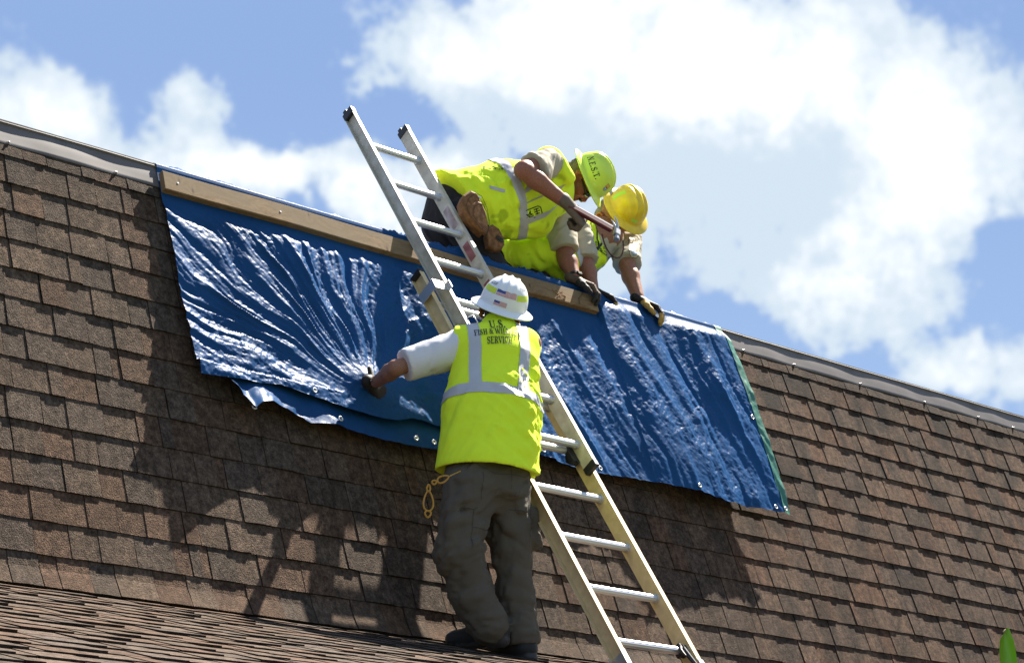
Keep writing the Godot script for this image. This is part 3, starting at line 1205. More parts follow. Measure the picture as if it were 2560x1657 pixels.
func rung(t: Node3D, o: Vector3, x0: float, x1: float, alu: Material, black: Material, _railm: Material) -> void:
	var g := Geo.new()
	var a := Vector3(x0, o.y, o.z)
	var b := Vector3(x1, o.y, o.z)
	# fluted round bar with a flattened tread
	var seg := 40
	var ring := func(x: float) -> PackedVector3Array:
		var out := PackedVector3Array()
		for k in seg + 1:
			var an := TAU * k / seg
			var r := 0.0172 + 0.0007 * cos(an * 10.0)
			var p := LN * cos(an) * r + LL * minf(sin(an) * r, 0.0145)
			out.append(Vector3(x, o.y, o.z) + p)
		return out
	var r0: PackedVector3Array = ring.call(x0 + 0.004)
	var r1: PackedVector3Array = ring.call(x1 - 0.004)
	for k in seg:
		g.quad(r0[k + 1], r1[k + 1], r1[k], r0[k])
	var m := part("rung", g, alu, t)
	for e in [[a, 1.0], [b, -1.0]]:
		var c := Geo.new()
		var s: float = e[1]
		var w := Vector3.RIGHT * s
		c.tube([e[0] + w * 0.0045, e[0] + w * 0.012, e[0] + w * 0.0122, e[0] + w * 0.016], [0.0225, 0.0225, 0.0195, 0.0190], 20)
		part("collar", c, alu, m)
		# the swaged end outside the rail: a ring round a D-shaped hole
		var q: Vector3 = e[0] - w * 0.0008
		var dd := []
		for k in 24:
			var an := TAU * k / 24.0
			dd.append(q + LN * clampf(cos(an) * 0.0185, -0.0125, 1.0) + LL * sin(an) * 0.0185)
		c = Geo.new()
		c.tube(dd, [0.0032], 6, false, Color.WHITE, true)
		part("swage_ring", c, alu, m)
		c = Geo.new()
		for k in 24:
			var p0: Vector3 = q + (dd[k] - q) * 0.82 - w * 0.0006
			var p1: Vector3 = q + (dd[(k + 1) % 24] - q) * 0.82 - w * 0.0006
			if s > 0.0:
				c.tri3(q - w * 0.0006, p0, p1)
			else:
				c.tri3(q - w * 0.0006, p1, p0)
		part("rung_hollow", c, black, m)

# ---- the plant whose leaf reaches into the corner
func make_plant() -> Node3D:
	var leaf := mat(lin(0.17, 0.27, 0.012), 0.45)
	leaf.backlight_enabled = true
	leaf.backlight = Color(0.25, 0.42, 0.06)
	leaf.vertex_color_use_as_albedo = true
	var tip := Vector3(4.872, 2.512, -3.374)
	var at := Vector3(4.99, 0.0, -3.30)
	var t := thing("broadleaf_plant", "green plant whose upright curled leaf tip shows in the lower right corner", "plant", at)
	var blades := [[Vector3(4.90, 1.1, -3.36), tip, 0.043, Vector3(0.74, 0.0, 0.67)], [Vector3(5.03, 1.0, -3.28), Vector3(5.10, 2.40, -3.36), 0.05, Vector3(0.2, 0, 1)], [Vector3(5.0, 0.9, -3.26), Vector3(5.3, 2.1, -2.9), 0.06, Vector3(-0.5, 0, 1)], [Vector3(4.97, 0.9, -3.3), Vector3(4.7, 2.0, -2.95), 0.06, Vector3(0.6, 0, 0.8)], [Vector3(5.0, 0.9, -3.34), Vector3(5.2, 2.1, -3.7), 0.06, Vector3(0.8, 0, -0.3)]]
	for b in blades:
		var g := Geo.new()
		var pts := PackedVector3Array()
		var cl := PackedColorArray()
		var root: Vector3 = b[0]
		var end: Vector3 = b[1]
		var side: Vector3 = b[3].normalized()
		var outw := side.cross(Vector3.UP)
		for r in 40:
			var f := 1.0 - r / 39.0
			var c := root.lerp(end, f) + outw * 0.05 * sin(f * PI)
			if f > 0.97:
				c += side * 0.012 * (f - 0.97) / 0.03
			var wd: float = b[2] * pow(sin(clampf(f * 0.62 + 0.14, 0.0, 1.0) * PI), 0.55) * (1.0 if f < 0.965 else sqrt(maxf(0.02, (1.0 - f) / 0.035)))
			for k in 7:
				var s := k / 3.0 - 1.0
				var curl := (s * s) * 0.5 * wd + 0.002 * sin(f * 50.0 + s * 3.0)
				pts.append(c + side * s * wd * 0.62 + outw * curl)
				var brown := smoothstep(0.93, 1.0, f + absf(s) * 0.03) * 0.6
				cl.append(Color(0.85 + 0.15 * sin(s * 9.0), 1, 0.9).lerp(Color(3.0, 1.2, 3.0), brown * 0.4))
		g.grid(pts, 7, Color.WHITE, cl)
		part("leaf", g, leaf, t)
		if b == blades[0]:
			var bud := Geo.new()
			bud.tube([end - Vector3(0, 0.012, 0), end + Vector3(0.004, -0.004, 0.004), end + Vector3(0.006, -0.014, 0.006)], [0.004, 0.003, 0.001], 6)
			part("dry_tip", bud, mat(lin(0.35, 0.28, 0.16), 0.9), t)
	var st := Geo.new()
	st.tube([Vector3(4.99, 0, -3.30), Vector3(4.98, 0.5, -3.31), Vector3(4.99, 1.15, -3.30)], [0.03, 0.026, 0.02], 10)
	part("stem", st, mat(lin(0.09, 0.17, 0.03), 0.6), t)
	return t

# ---- shared pieces of people
var skin: StandardMaterial3D
var lime: StandardMaterial3D
var silver: StandardMaterial3D
var khaki: StandardMaterial3D
var white_cloth: StandardMaterial3D
var olive: StandardMaterial3D
var dark_cloth: StandardMaterial3D
var leather: StandardMaterial3D
var glove_m: StandardMaterial3D
var boot_m: StandardMaterial3D
var hair_m: StandardMaterial3D
var ink: StandardMaterial3D
var black_trim: StandardMaterial3D
var wr_a: FastNoiseLite
var wr_b: FastNoiseLite
var wr_r: FastNoiseLite

func cloth(c: Color, rough := 0.9, weave := 60.0, strength := 0.4) -> StandardMaterial3D:
	var m := mat(c, rough, 0.0, 0.3)
	m.vertex_color_use_as_albedo = true
	m.normal_enabled = true
	m.normal_texture = weave_tex
	m.normal_scale = strength
	m.rim_enabled = true
	m.rim = 0.12
	tri(m, weave * 0.1)
	return m

var weave_tex: NoiseTexture2D

func people_mats() -> void:
	weave_tex = tex(81, 0.12, Color.BLACK, Color.WHITE, 512, 3, FastNoiseLite.TYPE_SIMPLEX, 3.0)
	wr_a = noise(82, 1.0, 2)
	wr_b = noise(83, 1.0, 3)
	wr_r = noise(86, 1.0, 2, FastNoiseLite.TYPE_SIMPLEX_SMOOTH, true)
	skin = mat(Color.WHITE, 0.5, 0.0, 0.4)
	skin.vertex_color_use_as_albedo = true
	skin.subsurf_scatter_enabled = true
	skin.subsurf_scatter_strength = 0.15
	skin.albedo_texture = tex(84, 0.05, Color(0.72, 0.66, 0.65), Color(1, 1, 1), 512, 4)
	tri(skin, 4.0)
	lime = cloth(lin(0.74, 0.93, 0.035), 0.85, 80.0, 0.35)
	silver = mat(lin(0.46, 0.46, 0.47), 0.45, 0.15)
	khaki = cloth(lin(0.43, 0.385, 0.30), 0.9, 70.0, 0.3)
	white_cloth = cloth(lin(0.66, 0.65, 0.67), 0.9, 70.0, 0.25)
	olive = cloth(lin(0.094, 0.082, 0.063), 0.9, 60.0, 0.5)
	dark_cloth = cloth(lin(0.030, 0.027, 0.028), 0.9, 60.0, 0.5)
	leather = cloth(lin(0.31, 0.155, 0.066), 0.65, 30.0, 0.3)
	leather.albedo_texture = tex(85, 0.03, Color(0.62, 0.58, 0.55), Color(1, 1, 1), 256, 5)
	glove_m = cloth(Color.WHITE, 0.6, 50.0, 0.3)
	boot_m = cloth(Color.WHITE, 0.5, 40.0, 0.3)
	hair_m = cloth(Color.WHITE, 0.6, 60.0, 0.8)
	ink = mat(lin(0.008, 0.02, 0.012), 0.7)
	black_trim = mat(lin(0.012, 0.012, 0.012), 0.8)

const TAN := Color(0.40, 0.21, 0.135)

func add_head(g: Geo, c: Vector3, u: Vector3, f: Vector3, to: Vector3, tint: Color, cell := 0.0048, neck_r := 0.062) -> void:
	var r := f.cross(u).normalized()
	var b := Body.new()
	b.colored = true
	var flush := tint * Color(1.12, 0.85, 0.8)
	var lip := tint * Color(1.0, 0.62, 0.6)
	b.cap(c + u * 0.032 - f * 0.035, c + u * 0.034 + f * 0.022, 0.082, 0.078, 0.03, tint, r, 1.08)
	b.cap(c - u * 0.015 + f * 0.034, c - u * 0.062 + f * 0.046, 0.060, 0.043, 0.03, tint)
	b.cap(c - u * 0.055 - f * 0.012 + r * 0.03, c - u * 0.088 + f * 0.052, 0.038, 0.026, 0.03, tint)
	b.cap(c - u * 0.055 - f * 0.012 - r * 0.03, c - u * 0.088 + f * 0.052, 0.038, 0.026, 0.03, tint)
	b.cap(c - u * 0.098 + f * 0.066, c - u * 0.094 + f * 0.066, 0.02, 0.02, 0.02, tint)
	b.cap(c + u * 0.004 + f * 0.092, c - u * 0.030 + f * 0.108, 0.008, 0.0135, 0.014, flush)
	b.cap(c - u * 0.036 + f * 0.096 - r * 0.012, c - u * 0.036 + f * 0.096 + r * 0.012, 0.010, 0.010, 0.01, flush)
	b.cap(c + u * 0.022 + f * 0.086 - r * 0.032, c + u * 0.022 + f * 0.086 + r * 0.032, 0.012, 0.012, 0.02, tint)
	b.cap(c - u * 0.060 + f * 0.090 - r * 0.018, c - u * 0.060 + f * 0.090 + r * 0.018, 0.0065, 0.0065, 0.008, lip)
	b.cap(c - u * 0.072 + f * 0.088 - r * 0.015, c - u * 0.072 + f * 0.088 + r * 0.015, 0.0075, 0.0075, 0.008, lip)
	for s in [-1.0, 1.0]:
		b.cap(c - u * 0.022 + f * 0.066 + r * 0.036 * s, c - u * 0.030 + f * 0.060 + r * 0.042 * s, 0.024, 0.022, 0.02, flush)
		# ear: rim and lobe
		var e: Vector3 = c - f * 0.012 + r * 0.080 * s
		b.chain([e + u * 0.004 + f * 0.010, e + u * 0.026 + f * 0.004 + r * 0.006 * s, e + u * 0.026 - f * 0.014 + r * 0.012 * s, e + u * 0.002 - f * 0.022 + r * 0.014 * s, e - u * 0.022 - f * 0.010 + r * 0.006 * s, e - u * 0.030 + f * 0.002], [0.007, 0.0065, 0.0065, 0.0065, 0.007, 0.007], 0.006, flush)
		b.cap(e + u * 0.012 - f * 0.004, e - u * 0.014 - f * 0.004, 0.012, 0.010, 0.006, tint, r, 1.6)
		b.cut(c + u * 0.002 + f * 0.100 + r * 0.034 * s, c + u * 0.002 + f * 0.103 + r * 0.034 * s, 0.013, 0.013)
		b.cap(c + u * 0.001 + f * 0.080 + r * 0.033 * s, c + u * 0.001 + f * 0.0801 + r * 0.033 * s, 0.0125, 0.0125, 0.004, Color(0.5, 0.45, 0.42))
	b.cap(c - u * 0.06 - f * 0.03, to, neck_r, neck_r + 0.006, 0.03, tint)
	b.build(cell, g)

# a gloved hand: wrist, towards the knuckles, out of the back of the hand, towards the thumb; bends per finger
func add_hand(b: Body, w: Vector3, f: Vector3, up: Vector3, side: Vector3, curl: Array, back: Color, inner: Color, scale := 1.0, thumb_in := 0.5) -> void:
	f = f.normalized()
	side = (side - f * side.dot(f)).normalized()
	var n := side.cross(f)
	if n.dot(up) < 0.0:
		n = -n
	var s := scale
	b.colored = true
	b.cap(w - f * 0.035 * s, w + f * 0.005, 0.034 * s, 0.030 * s, 0.015, back, n, 1.25)
	var off := [0.031, 0.011, -0.010, -0.030]
	var lens := [[0.043, 0.026, 0.022], [0.048, 0.029, 0.024], [0.044, 0.027, 0.023], [0.035, 0.021, 0.020]]
	for k in 4:
		var kn: Vector3 = w + f * (0.092 - 0.006 * absf(k - 1.2)) * s + side * off[k] * s
		b.cap(w + f * 0.012 * s + side * off[k] * 0.6 * s, kn, 0.0185 * s, 0.0145 * s, 0.012, back, n, 1.15)
		var dir := f
		var p := kn
		var rad := [0.0125, 0.0115, 0.0105, 0.009]
		for j in 3:
			var axis: Vector3 = dir.cross(n).normalized()
			dir = dir.rotated(axis, -float(curl[k]) * (1.0 if j < 2 else 0.7))
			# keep bending in the plane of the finger
			var q: Vector3 = p + dir * lens[k][j] * s
			b.cap(p, q, rad[j] * s, rad[j + 1] * s, 0.005, inner if j > 0 else back)
			n = axis.cross(dir).normalized()
			p = q
		n = side.cross(f)
		if n.dot(up) < 0.0:
			n = -n
	var t0 := w + f * 0.022 * s + side * 0.024 * s - n * 0.006 * s
	var t1 := t0 + (f * 0.55 + side * 0.75 - n * 0.25).normalized() * 0.040 * s
	var t2 := t1 + (f * 0.85 + side * (0.55 - thumb_in) - n * (0.1 + thumb_in * 0.9)).normalized() * 0.034 * s
	var t3 := t2 + (f * 0.9 + side * (0.25 - thumb_in) - n * (0.1 + thumb_in)).normalized() * 0.027 * s
	b.chain([t0, t1, t2, t3], [0.0195 * s, 0.0155 * s, 0.0130 * s, 0.0105 * s], 0.008, inner)

# hard hat: a shell that comes back under its brim; points are looked up by angle and run of the profile
class Hat:
	var c: Vector3
	var u: Vector3
	var f: Vector3
	var r: Vector3
	var a := 0.112
	var b := 0.136
	var h := 0.135
	var brim := 0.044
	var ribs := [-0.034, 0.0, 0.034]

	func _init(c_: Vector3, u_: Vector3, f_: Vector3, size := 1.0) -> void:
		c = c_
		u = u_.normalized()
		f = (f_ - u * f_.dot(u)).normalized()
		r = f.cross(u)
		a *= size
		b *= size
		h *= size
		brim *= size

	# t: 0 crown top .. 1 foot of the dome .. 1.5 brim edge .. 2 back under; th: 0 front, + to the right
	func at(th: float, t: float) -> Vector3:
		var sx := sin(th)
		var cz := cos(th)
		var ph := minf(t, 1.0) * PI * 0.5
		var rho := pow(sin(ph), 0.88)
		var y := h * pow(maxf(cos(ph), 0.0), 0.92)
		var x := a * rho * sx
		var z := b * rho * cz
		if t <= 1.0:
			var rise := 0.0
			for k in ribs:
				rise += exp(-pow((x - k) / 0.0075, 2.0))
			rise *= smoothstep(0.36, 0.72, y / h) * 0.0075
			var o := Vector3(x / a, y / h, z / b).normalized()
			return c + r * (x + o.x * rise) + u * (y + o.y * rise) + f * (z + o.z * rise)
		var e := minf(t - 1.0, 0.5) / 0.5
		var wide := brim * (0.86 + 0.30 * maxf(cz, 0.0) + 0.1 * maxf(-cz, 0.0))
		var out := e
		var drop := -0.004 - 0.016 * e * e
		if t > 1.5:
			out = 1.0 - (t - 1.5) / 0.5
			drop = -0.0085 - 0.016 * out * out
		return c + r * (x + sx * wide * out) + f * (z + cz * wide * out) + u * drop

	func normal(th: float, t: float) -> Vector3:
		var p := at(th, t)
		var q := (at(th + 0.02, t) - p).cross(at(th, t + 0.02) - p)
		return q.normalized() if q.dot(p - c) > 0.0 else -q.normalized()

	func shell() -> Geo:
		var g := Geo.new()
		var pts := PackedVector3Array()
		var ts := []
		for k in 27:
			ts.append(0.012 + k / 26.0 * 0.988)
		ts += [1.06, 1.2, 1.35, 1.46, 1.5, 1.505, 1.6, 1.8, 2.0]
		for t in ts:
			for k in 121:
				pts.append(at(TAU * k / 120.0, t))
		g.grid(pts, 121)
		var top := g.v.size()
		g.v.append(at(0, 0.0))
		g.n.append(u)
		g.c.append(Color.WHITE)
		g.t.append(Vector2.ZERO)
		for k in 120:
			g.i.append_array(PackedInt32Array([top, k + 1, k]))
		fix(g)
		return g

	func fix(g: Geo) -> void:
		for k in range(0, g.i.size(), 3):
			var p := g.v[g.i[k]]
			var fn := (g.v[g.i[k + 2]] - p).cross(g.v[g.i[k + 1]] - p)
			var want := g.n[g.i[k]] + g.n[g.i[k + 1]] + g.n[g.i[k + 2]]
			if fn.dot(want) < 0.0:
				var q := g.i[k + 1]
				g.i[k + 1] = g.i[k + 2]
				g.i[k + 2] = q

	# a sticker lying on the shell between angles and profile runs (skewed by sk)
	func patch(th0: float, th1: float, t0: float, t1: float, sk := 0.0, lift := 0.0012, nx := 14, ny := 6) -> Geo:
		var g := Geo.new()
		var pts := PackedVector3Array()
		for y in ny:
			for x in nx:
				var fx := float(x) / (nx - 1)
				var th := lerpf(th0, th1, fx)
				var t := lerpf(t0, t1, float(y) / (ny - 1)) + sk * (fx - 0.5)
				pts.append(at(th, t) + normal(th, t) * lift)
		g.grid(pts, nx)
		for k in g.v.size():
			if g.n[k].dot(g.v[k] - c) < 0.0:
				g.n[k] = -g.n[k]
		fix(g)
		return g

# letters as thin solids laid on a surface: place(x, y) gives the point for a spot on the flat text
func lettering(text: String, height: float, face: String, place: Callable, bold := true) -> ArrayMesh:
	var f := SystemFont.new()
	f.font_names = PackedStringArray([face])
	f.font_weight = 700 if bold else 400
	var t := TextMesh.new()
	t.font = f
	t.text = text
	t.font_size = 64
	t.pixel_size = height / 64.0
	t.depth = 0.0
	t.curve_step = 1.2
	var arr := t.get_mesh_arrays()
	var out := Geo.new()
	var v: PackedVector3Array = arr[Mesh.ARRAY_VERTEX]
	var ix: PackedInt32Array = arr[Mesh.ARRAY_INDEX]
	for k in range(0, ix.size(), 3):
		var p := []
		for j in 3:
			p.append(place.call(v[ix[k + j]].x, v[ix[k + j]].y))
		out.tri3(p[0], p[2], p[1])
	return out.mesh()

# a band laid on a body: rows of [point outside, direction inwards, half-width vector]
func band(b: Body, rows: Array, steps := 6, lift := 0.003) -> Geo:
	var g := Geo.new()
	var pts := PackedVector3Array()
	const W := 5
	for k in rows.size() - 1:
		for s in (steps if k < rows.size() - 2 else steps + 1):
			var f := float(s) / steps
			var o: Vector3 = rows[k][0].lerp(rows[k + 1][0], f)
			var d: Vector3 = rows[k][1].lerp(rows[k + 1][1], f).normalized()
			var h: Vector3 = rows[k][2].lerp(rows[k + 1][2], f)
			for j in W:
				pts.append(b.hit(o + h * (j / 2.0 - 1.0), d, lift))
	g.grid(pts, W)
	var d0: Vector3 = rows[0][1]
	var sum := 0.0
	for k in g.n.size():
		sum += g.n[k].dot(d0) if k < W * steps else 0.0
	if sum > 0.0:
		for k in g.n.size():
			g.n[k] = -g.n[k]
		for k in range(0, g.i.size(), 3):
			var q := g.i[k + 1]
			g.i[k + 1] = g.i[k + 2]
			g.i[k + 2] = q
	return g

# a band that goes round an axis point
func ring_band(b: Body, o: Vector3, axis: Vector3, zero: Vector3, a0: float, a1: float, half: float, tilt := 0.0, lift := 0.003) -> Geo:
	axis = axis.normalized()
	zero = (zero - axis * zero.dot(axis)).normalized()
	var rows := []
	var n := 15
	for k in n:
		var a := lerpf(a0, a1, float(k) / (n - 1))
		var d := zero.rotated(axis, a)
		rows.append([o + d * 0.45 + axis * tilt * sin(a), -d, axis * half])
	return band(b, rows, 4, lift)

func flag_texture() -> ImageTexture:
	var im := Image.create_empty(96, 52, false, Image.FORMAT_RGB8)
	for y in 52:
		for x in 96:
			var c := Color(0.62, 0.07, 0.11) if (y / 4) % 2 == 0 else Color(0.92, 0.90, 0.90)
			if x < 42 and y < 28:
				c = Color(0.16, 0.20, 0.50)
				if (x % 7 == 3 and y % 6 == 3) or (x % 7 == 0 and y % 6 == 0 and x > 2 and y > 2):
					c = Color(0.95, 0.95, 0.97)
			im.set_pixel(x, y, c)
	im.resize(192, 104, Image.INTERPOLATE_BILINEAR)
	return ImageTexture.create_from_image(im)

# the service's badge: shield, bird over water, leaping fish; colours as printed
func badge_texture(mode: int) -> ImageTexture:
	var n := 96
	var im := Image.create_empty(n, n, false, Image.FORMAT_RGBA8)
	for y in n:
		for x in n:
			var p := Vector2(x / 48.0 - 1.0, y / 48.0 - 1.0)
			var c := Color(0, 0, 0, 0)
			var edge := shield(p, 1.0)
			if edge < 0.0:
				c = Color(0.09, 0.10, 0.16)
			if edge < -0.07:
				c = Color(0.80, 0.74, 0.60) if mode == 1 else Color(0.86, 0.60, 0.32)
			var q := Vector2(p.x, p.y - 0.18) if mode == 1 else p
			if shield(q / (0.62 if mode == 1 else 0.86), 1.0) < 0.0:
				c = Color(0.86, 0.66, 0.30)
				if q.y > 0.12:
					c = Color(0.24, 0.47, 0.66) if sin(q.x * 20.0 + q.y * 34.0) < 0.5 else Color(0.72, 0.82, 0.88)
				var bird := Vector2((q.x - 0.02) / 0.42, (q.y + 0.12 - 0.35 * absf(q.x)) / 0.12)
				if bird.length() < 1.0:
					c = Color(0.12, 0.13, 0.25)
				var fish := Vector2((q.x - 0.05 + q.y * 0.3) / 0.30, (q.y - 0.26) / 0.09)
				if fish.length() < 1.0:
					c = Color(0.80, 0.84, 0.88)
			im.set_pixel(x, y, c)
	return ImageTexture.create_from_image(im)

func shield(p: Vector2, s: float) -> float:
	var w := 0.82 if p.y < 0.1 else 0.82 * sqrt(maxf(0.0, 1.0 - pow((p.y - 0.1) / 0.88, 2.0)))
	return maxf(absf(p.x) - w * s, absf(p.y) - 0.97 * s)

func badge_mat(mode: int) -> StandardMaterial3D:
	var m := mat(Color.WHITE, 0.5)
	m.albedo_texture = badge_texture(mode)
	m.transparency = BaseMaterial3D.TRANSPARENCY_ALPHA_SCISSOR
	m.alpha_scissor_threshold = 0.5
	return m

# small marks printed on cloth, from strokes: each a list of flat points; laid by place
func strokes(lines: Array, width: float, place: Callable) -> Geo:
	var g := Geo.new()
	for l in lines:
		for k in l.size() - 1:
			var a: Vector2 = l[k]
			var b: Vector2 = l[k + 1]
			var n := (b - a).orthogonal().normalized() * width
			g.quad(place.call(a.x - n.x, a.y - n.y), place.call(b.x - n.x, b.y - n.y), place.call(b.x + n.x, b.y + n.y), place.call(a.x + n.x, a.y + n.y))
	return g

func bird_mark() -> Array:
	# outline of a long badge with a goose over waves, as printed on the vests
	return [[Vector2(-1, -0.4), Vector2(-1, 0.3), Vector2(-0.75, 0.5), Vector2(0.75, 0.5), Vector2(1, 0.3), Vector2(1, -0.4), Vector2(0.75, -0.55), Vector2(-0.75, -0.55), Vector2(-1, -0.4)],
		[Vector2(-0.75, 0.1), Vector2(-0.45, -0.05), Vector2(-0.2, 0.32), Vector2(-0.28, -0.05), Vector2(0.0, -0.12), Vector2(-0.5, -0.2), Vector2(-0.75, 0.1)],
		[Vector2(-0.8, -0.35), Vector2(-0.5, -0.25), Vector2(-0.2, -0.38), Vector2(0.1, -0.28)],
		[Vector2(0.2, 0.25), Vector2(0.75, 0.25)], [Vector2(0.2, 0.0), Vector2(0.8, 0.0)], [Vector2(0.3, -0.25), Vector2(0.75, -0.25)], [Vector2(0.5, 0.35), Vector2(0.5, -0.35)]]

func fold_set(b: Body, c: Vector3, rad: float, along_: Vector3, amp: float, across := 26.0, run := 5.0, n: FastNoiseLite = null) -> void:
	var z := along_.normalized()
	var x := z.cross(Vector3.UP if absf(z.y) < 0.9 else Vector3.RIGHT).normalized()
	var y := z.cross(x)
	# rows of the basis: stretch the noise along the cloth
	var m := Basis(Vector3(x.x * across, y.x * across, z.x * run), Vector3(x.y * across, y.y * across, z.y * run), Vector3(x.z * across, y.z * across, z.z * run))
	b.folds.append([wr_a if n == null else n, m, amp, c, rad])

func make_standing_man() -> Node3D:
	var at := Vector3(6.2, 2.95, -6.9)
	var t := thing("person", "person in a white hard hat and lime vest, seen from behind", "person", at)
	var bk := Vector3(-0.53, 0, 0.848)      # out of his back
	var rt := Vector3(0.848, 0, 0.53)       # towards his right
	var up := Vector3.UP
	var sh_l := Vector3(6.115, 4.355, -7.055)
	var sh_r := Vector3(6.405, 4.385, -6.885)
	var el := Vector3(5.825, 4.228, -7.175)
	var wr := Vector3(5.872, 4.212, -7.375)
	var hu := Vector3(-0.07, 0.846, 0.529)
	var hf := Vector3(0.642, 0.444, -0.625)
	var hc := Vector3(6.315, 4.590, -7.0)
	var head := hc - hu * 0.052
	# body
	var b := Body.new()
	b.cap(Vector3(6.10, 3.75, -6.87), Vector3(6.22, 4.25, -6.96), 0.11, 0.12, 0.04, TAN, bk, 1.3)
	b.cap(sh_l + Vector3(0.03, 0, 0), sh_r - Vector3(0.03, 0, 0), 0.055, 0.055, 0.04, TAN)
	b.chain([sh_l, el], [0.044, 0.036], 0.03, TAN)
	b.chain([el, el.lerp(wr, 0.3), wr], [0.036, 0.038, 0.028], 0.02, TAN)
	b.chain([sh_r - rt * 0.035 - bk * 0.04, Vector3(6.46, 4.13, -7.06), Vector3(6.47, 4.245, -7.13)], [0.05, 0.045, 0.035], 0.03, TAN)
	b.chain([Vector3(6.01, 3.70, -6.86), Vector3(5.985, 3.34, -6.90), Vector3(6.13, 3.07, -6.89)], [0.07, 0.05, 0.04], 0.03, TAN)
	b.chain([Vector3(6.19, 3.70, -6.86), Vector3(6.265, 3.38, -6.89), Vector3(6.295, 3.03, -6.86)], [0.07, 0.05, 0.04], 0.03, TAN)
	var g: Geo = b.build(0.012)
	add_head(g, head, hu, hf, Vector3(6.27, 4.37, -6.99), TAN * Color(0.9, 0.85, 0.85), 0.0062)
	var body := part("body", g, skin, t)
	# hair below the hat, at the back of the head
	b = Body.new()
	b.cap(head + hu * 0.025 - hf * 0.035, head - hu * 0.045 - hf * 0.050, 0.088, 0.062, 0.03, Color(0.022, 0.017, 0.015), hf.cross(hu), 1.12)
	b.folds.append([wr_b, Basis.from_scale(Vector3(90, 60, 90)), 0.004, head, 0.3])
	b.planes.append(Plane(hf, (head - hf * 0.004).dot(hf)))
	part("hair", b.build(0.006), hair_m, body)
	# trousers
	b = Body.new()
	b.cap(Vector3(6.035, 3.725, -6.88), Vector3(6.18, 3.735, -6.85), 0.132, 0.132, 0.06, Color.WHITE, bk, 1.1)
	b.cap(Vector3(6.10, 3.78, -6.87), Vector3(6.12, 3.86, -6.88), 0.13, 0.12, 0.05, Color.WHITE, bk, 1.3)
	b.cap(Vector3(6.02, 3.655, -6.85), Vector3(6.14, 3.665, -6.79), 0.085, 0.085, 0.06)
	b.chain([Vector3(6.00, 3.66, -6.86), Vector3(5.965, 3.36, -6.90), Vector3(6.05, 3.20, -6.90), Vector3(6.125, 3.07, -6.885)], [0.125, 0.108, 0.098, 0.090], 0.035)
	b.chain([Vector3(6.195, 3.66, -6.86), Vector3(6.262, 3.39, -6.88), Vector3(6.285, 3.2, -6.88), Vector3(6.298, 3.03, -6.855)], [0.122, 0.094, 0.087, 0.080], 0.03)
	# cargo pockets
	b.cap(Vector3(5.895, 3.55, -6.85), Vector3(5.885, 3.44, -6.86), 0.055, 0.055, 0.012, Color.WHITE, Vector3(1, 0, 0), 1.5)
	b.cap(Vector3(6.325, 3.57, -6.83), Vector3(6.345, 3.46, -6.84), 0.050, 0.050, 0.012, Color.WHITE, Vector3(1, 0, 0), 1.3)
	fold_set(b, Vector3(5.98, 3.36, -6.9), 0.28, Vector3(1, 0.45, 0.2), 0.018, 10.0, 2.2, wr_r)
	fold_set(b, Vector3(6.27, 3.34, -6.88), 0.30, Vector3(1, -0.45, 0.2), 0.014, 10.0, 2.2, wr_r)
	fold_set(b, Vector3(6.12, 3.08, -6.88), 0.15, Vector3(1, 0.15, 0.1), 0.012, 22.0, 4.0)
	fold_set(b, Vector3(6.30, 3.05, -6.86), 0.17, Vector3(1, -0.1, 0.1), 0.011, 22.0, 4.0)
	fold_set(b, Vector3(6.1, 3.66, -6.8), 0.26, Vector3(0.8, 0.5, 0.0), 0.016, 9.0, 2.0, wr_r)
	fold_set(b, Vector3(6.1, 3.5, -6.86), 0.6, Vector3(0.15, 1, 0.0), 0.008, 10.0, 2.0)
	b.paint.append([noise(91, 14.0, 3), 0.50, Color(1.9, 1.9, 1.8)])
	b.planes.append(Plane(Vector3(0.1, -1, 0), Vector3(0.1, -1, 0).normalized().dot(Vector3(6.2, 2.985, -6.87)) * 1.00499))
	var tr_m := part("trousers", b.build(0.0095), olive, t)
	var tb := b
	var seam := func(x: float, y: float) -> Vector3: return tb.hit(Vector3(x, y, -6.5), Vector3(0, 0, -1), 0.0012)
	var lines := [[Vector2(6.118, 3.80), Vector2(6.112, 3.72), Vector2(6.108, 3.64)], [Vector2(5.95, 3.735), Vector2(6.03, 3.70), Vector2(6.11, 3.705), Vector2(6.19, 3.705), Vector2(6.27, 3.74)], [Vector2(5.97, 3.70), Vector2(5.965, 3.64), Vector2(5.97, 3.58)],
		[Vector2(6.15, 3.565), Vector2(6.22, 3.56), Vector2(6.30, 3.565)], [Vector2(5.945, 3.535), Vector2(5.945, 3.45), Vector2(5.94, 3.37)], [Vector2(5.90, 3.54), Vector2(5.945, 3.535), Vector2(5.96, 3.545)], [Vector2(6.285, 3.62), Vector2(6.29, 3.52), Vector2(6.28, 3.42)], [Vector2(5.945, 3.46), Vector2(6.02, 3.455), Vector2(6.07, 3.47)]]
	var fine_lines := []
	for l in lines:
		var c := []
		for k in l.size() - 1:
			for j in 6:
				c.append(l[k].lerp(l[k + 1], j / 6.0))
		c.append(l[l.size() - 1])
		fine_lines.append(c)
	var thread := mat(lin(0.05, 0.043, 0.034), 0.95)
	for l in fine_lines:
		part("seam", strokes([l], 0.0014, seam), thread, tr_m)
	# shoes
	var dark := Color(0.022, 0.020, 0.020)
	var sole := Color(0.05, 0.047, 0.045)
	b = Body.new()
	b.colored = true
	b.chain([Vector3(6.165, 3.045, -6.855), Vector3(6.13, 3.03, -6.97), Vector3(6.095, 3.025, -7.075)], [0.046, 0.046, 0.040], 0.03, dark)
	b.cap(Vector3(6.135, 3.11, -6.885), Vector3(6.155, 3.04, -6.87), 0.054, 0.05, 0.03, dark)
